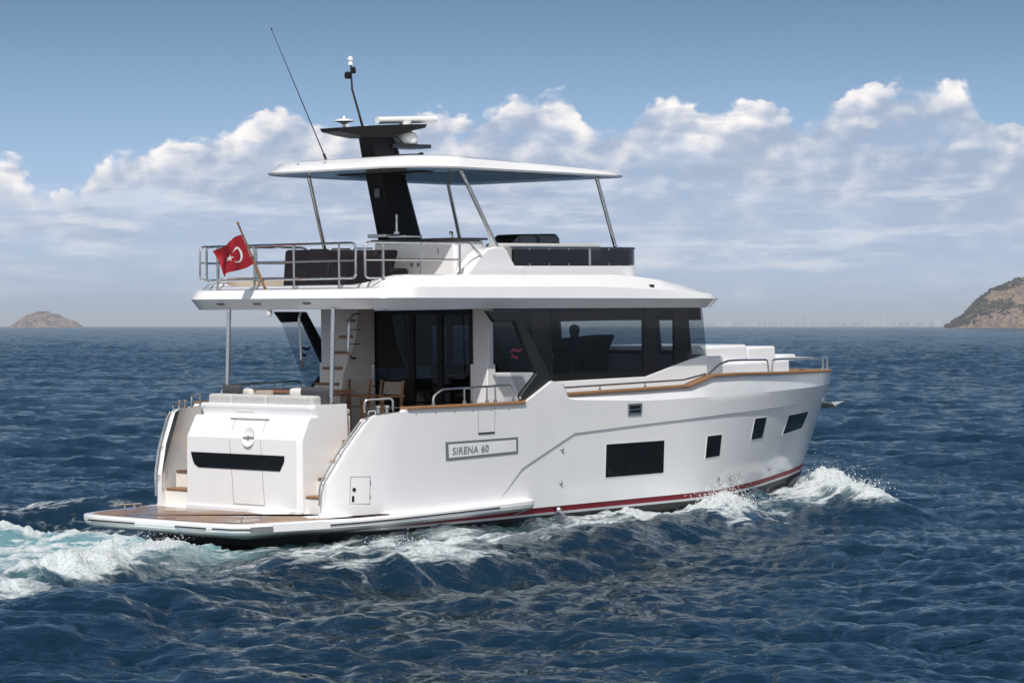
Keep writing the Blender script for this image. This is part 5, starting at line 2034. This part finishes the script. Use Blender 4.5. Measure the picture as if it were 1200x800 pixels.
for nm, p, s, mt, rot, lab in (
        ('cushion', (0.86, 1.14, 2.30), (0.14, 0.42, 0.36), 'cushion_dark', 0.25, 'charcoal cushion beside the port overhang pole'),
        ('cushion', (0.90, 0.78, 2.25), (0.13, 0.36, 0.34), 'cushion_white', -0.35, 'white cushion leaning next to the charcoal one at the port end of the stern seat'),
        ('cushion', (0.98, 0.48, 2.24), (0.13, 0.40, 0.30), 'cushion_tan', 0.2, 'tan cushion lying behind the middle of the stern seat'),
        ('cushion', (0.92, -0.45, 2.26), (0.14, 0.42, 0.36), 'cushion_white', 0.2, 'white cushion in the starboard half of the stern seat'),
        ('cushion', (0.86, -0.92, 2.29), (0.18, 0.72, 0.36), 'cushion_dark', 0.1, 'wide charcoal cushion beside the starboard overhang pole')):
    mb = MB()
    n = 10
    for sgn in (-1, 1):
        rows = []
        for i in range(n + 1):
            row = []
            for j in range(n + 1):
                u, v = i / n * 2 - 1, j / n * 2 - 1
                bulge = (max(1 - u ** 4, 0) * max(1 - v ** 4, 0)) ** 0.5
                pinch = 1 - 0.06 * (u * u + v * v) * (1 - bulge)
                row.append((sgn * s[0] / 2 * bulge, u * s[1] / 2 * pinch, v * s[2] / 2 * pinch))
            rows.append(row)
        mb.grid(rows, flip=sgn < 0)
    o = mb.build(nm, mt, None, weld=0.0005, smooth=70)
    o.matrix_world = BOAT_M @ Matrix.Translation(p) @ Matrix.Rotation(rot, 4, 'Z') @ Matrix.Rotation(-0.15, 4, 'Y')
    tag(o, lab, 'cushion', 'loose cushions on the stern seat')

# anchor on the bow roller
b0 = (15.7, 0, 1.62)
anc = empty('anchor', b0)
tag(anc, 'polished anchor stowed on the bow roller with its tip pointing ahead', 'anchor')
LMB(b0).tube([(15.45, 0, 1.74), (16.00, 0, 1.60), (16.22, 0, 1.57)], [0.035, 0.035, 0.03]).build('shank', 'galvanised', anc)
fl = LMB(b0)
fl.add([(16.50, 0, 1.66), (15.85, 0.26, 1.60), (15.75, 0.0, 1.66), (15.85, -0.26, 1.60), (15.95, 0, 1.52)], [(0, 1, 2), (0, 2, 3), (0, 4, 1), (0, 3, 4), (1, 4, 2), (2, 4, 3)])
fl.build('fluke', 'galvanised', anc)

# person at the wheel
def skin_chain(verts, edges, radii, base, name, mat, parent, sub=2):
    me = bpy.data.meshes.new(name)
    me.from_pydata([tuple(Vector(v) - Vector(base)) for v in verts], edges, [])
    o = bpy.data.objects.new(name, me)
    C.objects.link(o)
    o.parent = parent
    sk = o.modifiers.new('skin', 'SKIN')
    for i, r in enumerate(radii):
        rr = r if isinstance(r, tuple) else (r, r)
        me.skin_vertices[0].data[i].radius = rr
        me.skin_vertices[0].data[i].use_root = (i == 0)
    sb = o.modifiers.new('sub', 'SUBSURF')
    sb.levels = sb.render_levels = sub
    me.materials.append(MAT[mat])
    return o


px, py_, pz = 7.42, -0.62, 2.22
b0 = (px, py_, 1.56)
per = empty('person', b0)
tag(per, 'person in dark clothes sitting at the wheel behind the tinted saloon window', 'person')
V = [(px, py_, pz + 0.12), (px + 0.0, py_, pz + 0.32), (px + 0.02, py_, pz + 0.58), (px + 0.04, py_, pz + 0.72), (px + 0.05, py_, pz + 0.80), (px + 0.09, py_, pz + 0.98), (px + 0.08, py_, pz + 1.08),
     (px + 0.02, py_ + 0.20, pz + 0.60), (px + 0.12, py_ + 0.26, pz + 0.34), (px + 0.38, py_ + 0.18, pz + 0.36), (px + 0.46, py_ + 0.16, pz + 0.38),
     (px + 0.02, py_ - 0.20, pz + 0.60), (px + 0.12, py_ - 0.26, pz + 0.34), (px + 0.38, py_ - 0.18, pz + 0.36), (px + 0.46, py_ - 0.16, pz + 0.38),
     (px + 0.05, py_ + 0.10, pz + 0.07), (px + 0.46, py_ + 0.13, pz + 0.06), (px + 0.48, py_ + 0.13, pz - 0.36), (px + 0.60, py_ + 0.13, pz - 0.42),
     (px + 0.05, py_ - 0.10, pz + 0.07), (px + 0.46, py_ - 0.13, pz + 0.06), (px + 0.48, py_ - 0.13, pz - 0.36), (px + 0.60, py_ - 0.13, pz - 0.42)]
Eg = [(0, 1), (1, 2), (2, 3), (3, 4), (4, 5), (5, 6), (2, 7), (7, 8), (8, 9), (9, 10), (2, 11), (11, 12), (12, 13), (13, 14), (0, 15), (15, 16), (16, 17), (17, 18), (0, 19), (19, 20), (20, 21), (21, 22)]
Rd = [(0.14, 0.17), (0.12, 0.16), (0.11, 0.17), 0.06, 0.055, (0.095, 0.078), (0.075, 0.065), 0.065, 0.048, 0.036, 0.035, 0.065, 0.048, 0.036, 0.035, 0.085, 0.062, 0.048, 0.04, 0.085, 0.062, 0.048, 0.04]
skin_chain(V, Eg, Rd, b0, 'body', 'cloth_dark', per)
LMB(b0).lathe([(0.0, -0.115), (0.05, -0.10), (0.078, -0.04), (0.084, 0.02), (0.07, 0.08), (0.0, 0.112)], (px + 0.105, py_, pz + 1.01), 0, 20).build('face', 'skin', per)
LMB(b0).lathe([(0.090, -0.05), (0.097, 0.02), (0.082, 0.09), (0.0, 0.13)], (px + 0.088, py_, pz + 1.03), 0, 20).build('hair', 'hair', per)
b1 = (px - 0.05, py_, 1.56)
seat = empty('helm_seat', b1)
tag(seat, 'dark helm seat under the person at the wheel', 'seat')
LMB(b1).box2((px - 0.25, py_ - 0.26, pz - 0.12), (px + 0.28, py_ + 0.26, pz - 0.02)).build('seat_pad', 'cushion_dark', seat, bevel=0.03)
LMB(b1).box2((px - 0.30, py_ - 0.25, pz - 0.05), (px - 0.19, py_ + 0.25, pz + 0.55)).build('backrest', 'cushion_dark', seat, bevel=0.03)
LMB(b1).lathe([(0.2, 0), (0.2, 0.03), (0.06, 0.06), (0.06, 0.55)], (px, py_, 1.562), 0, 16).build('pedestal', 'steel', seat)
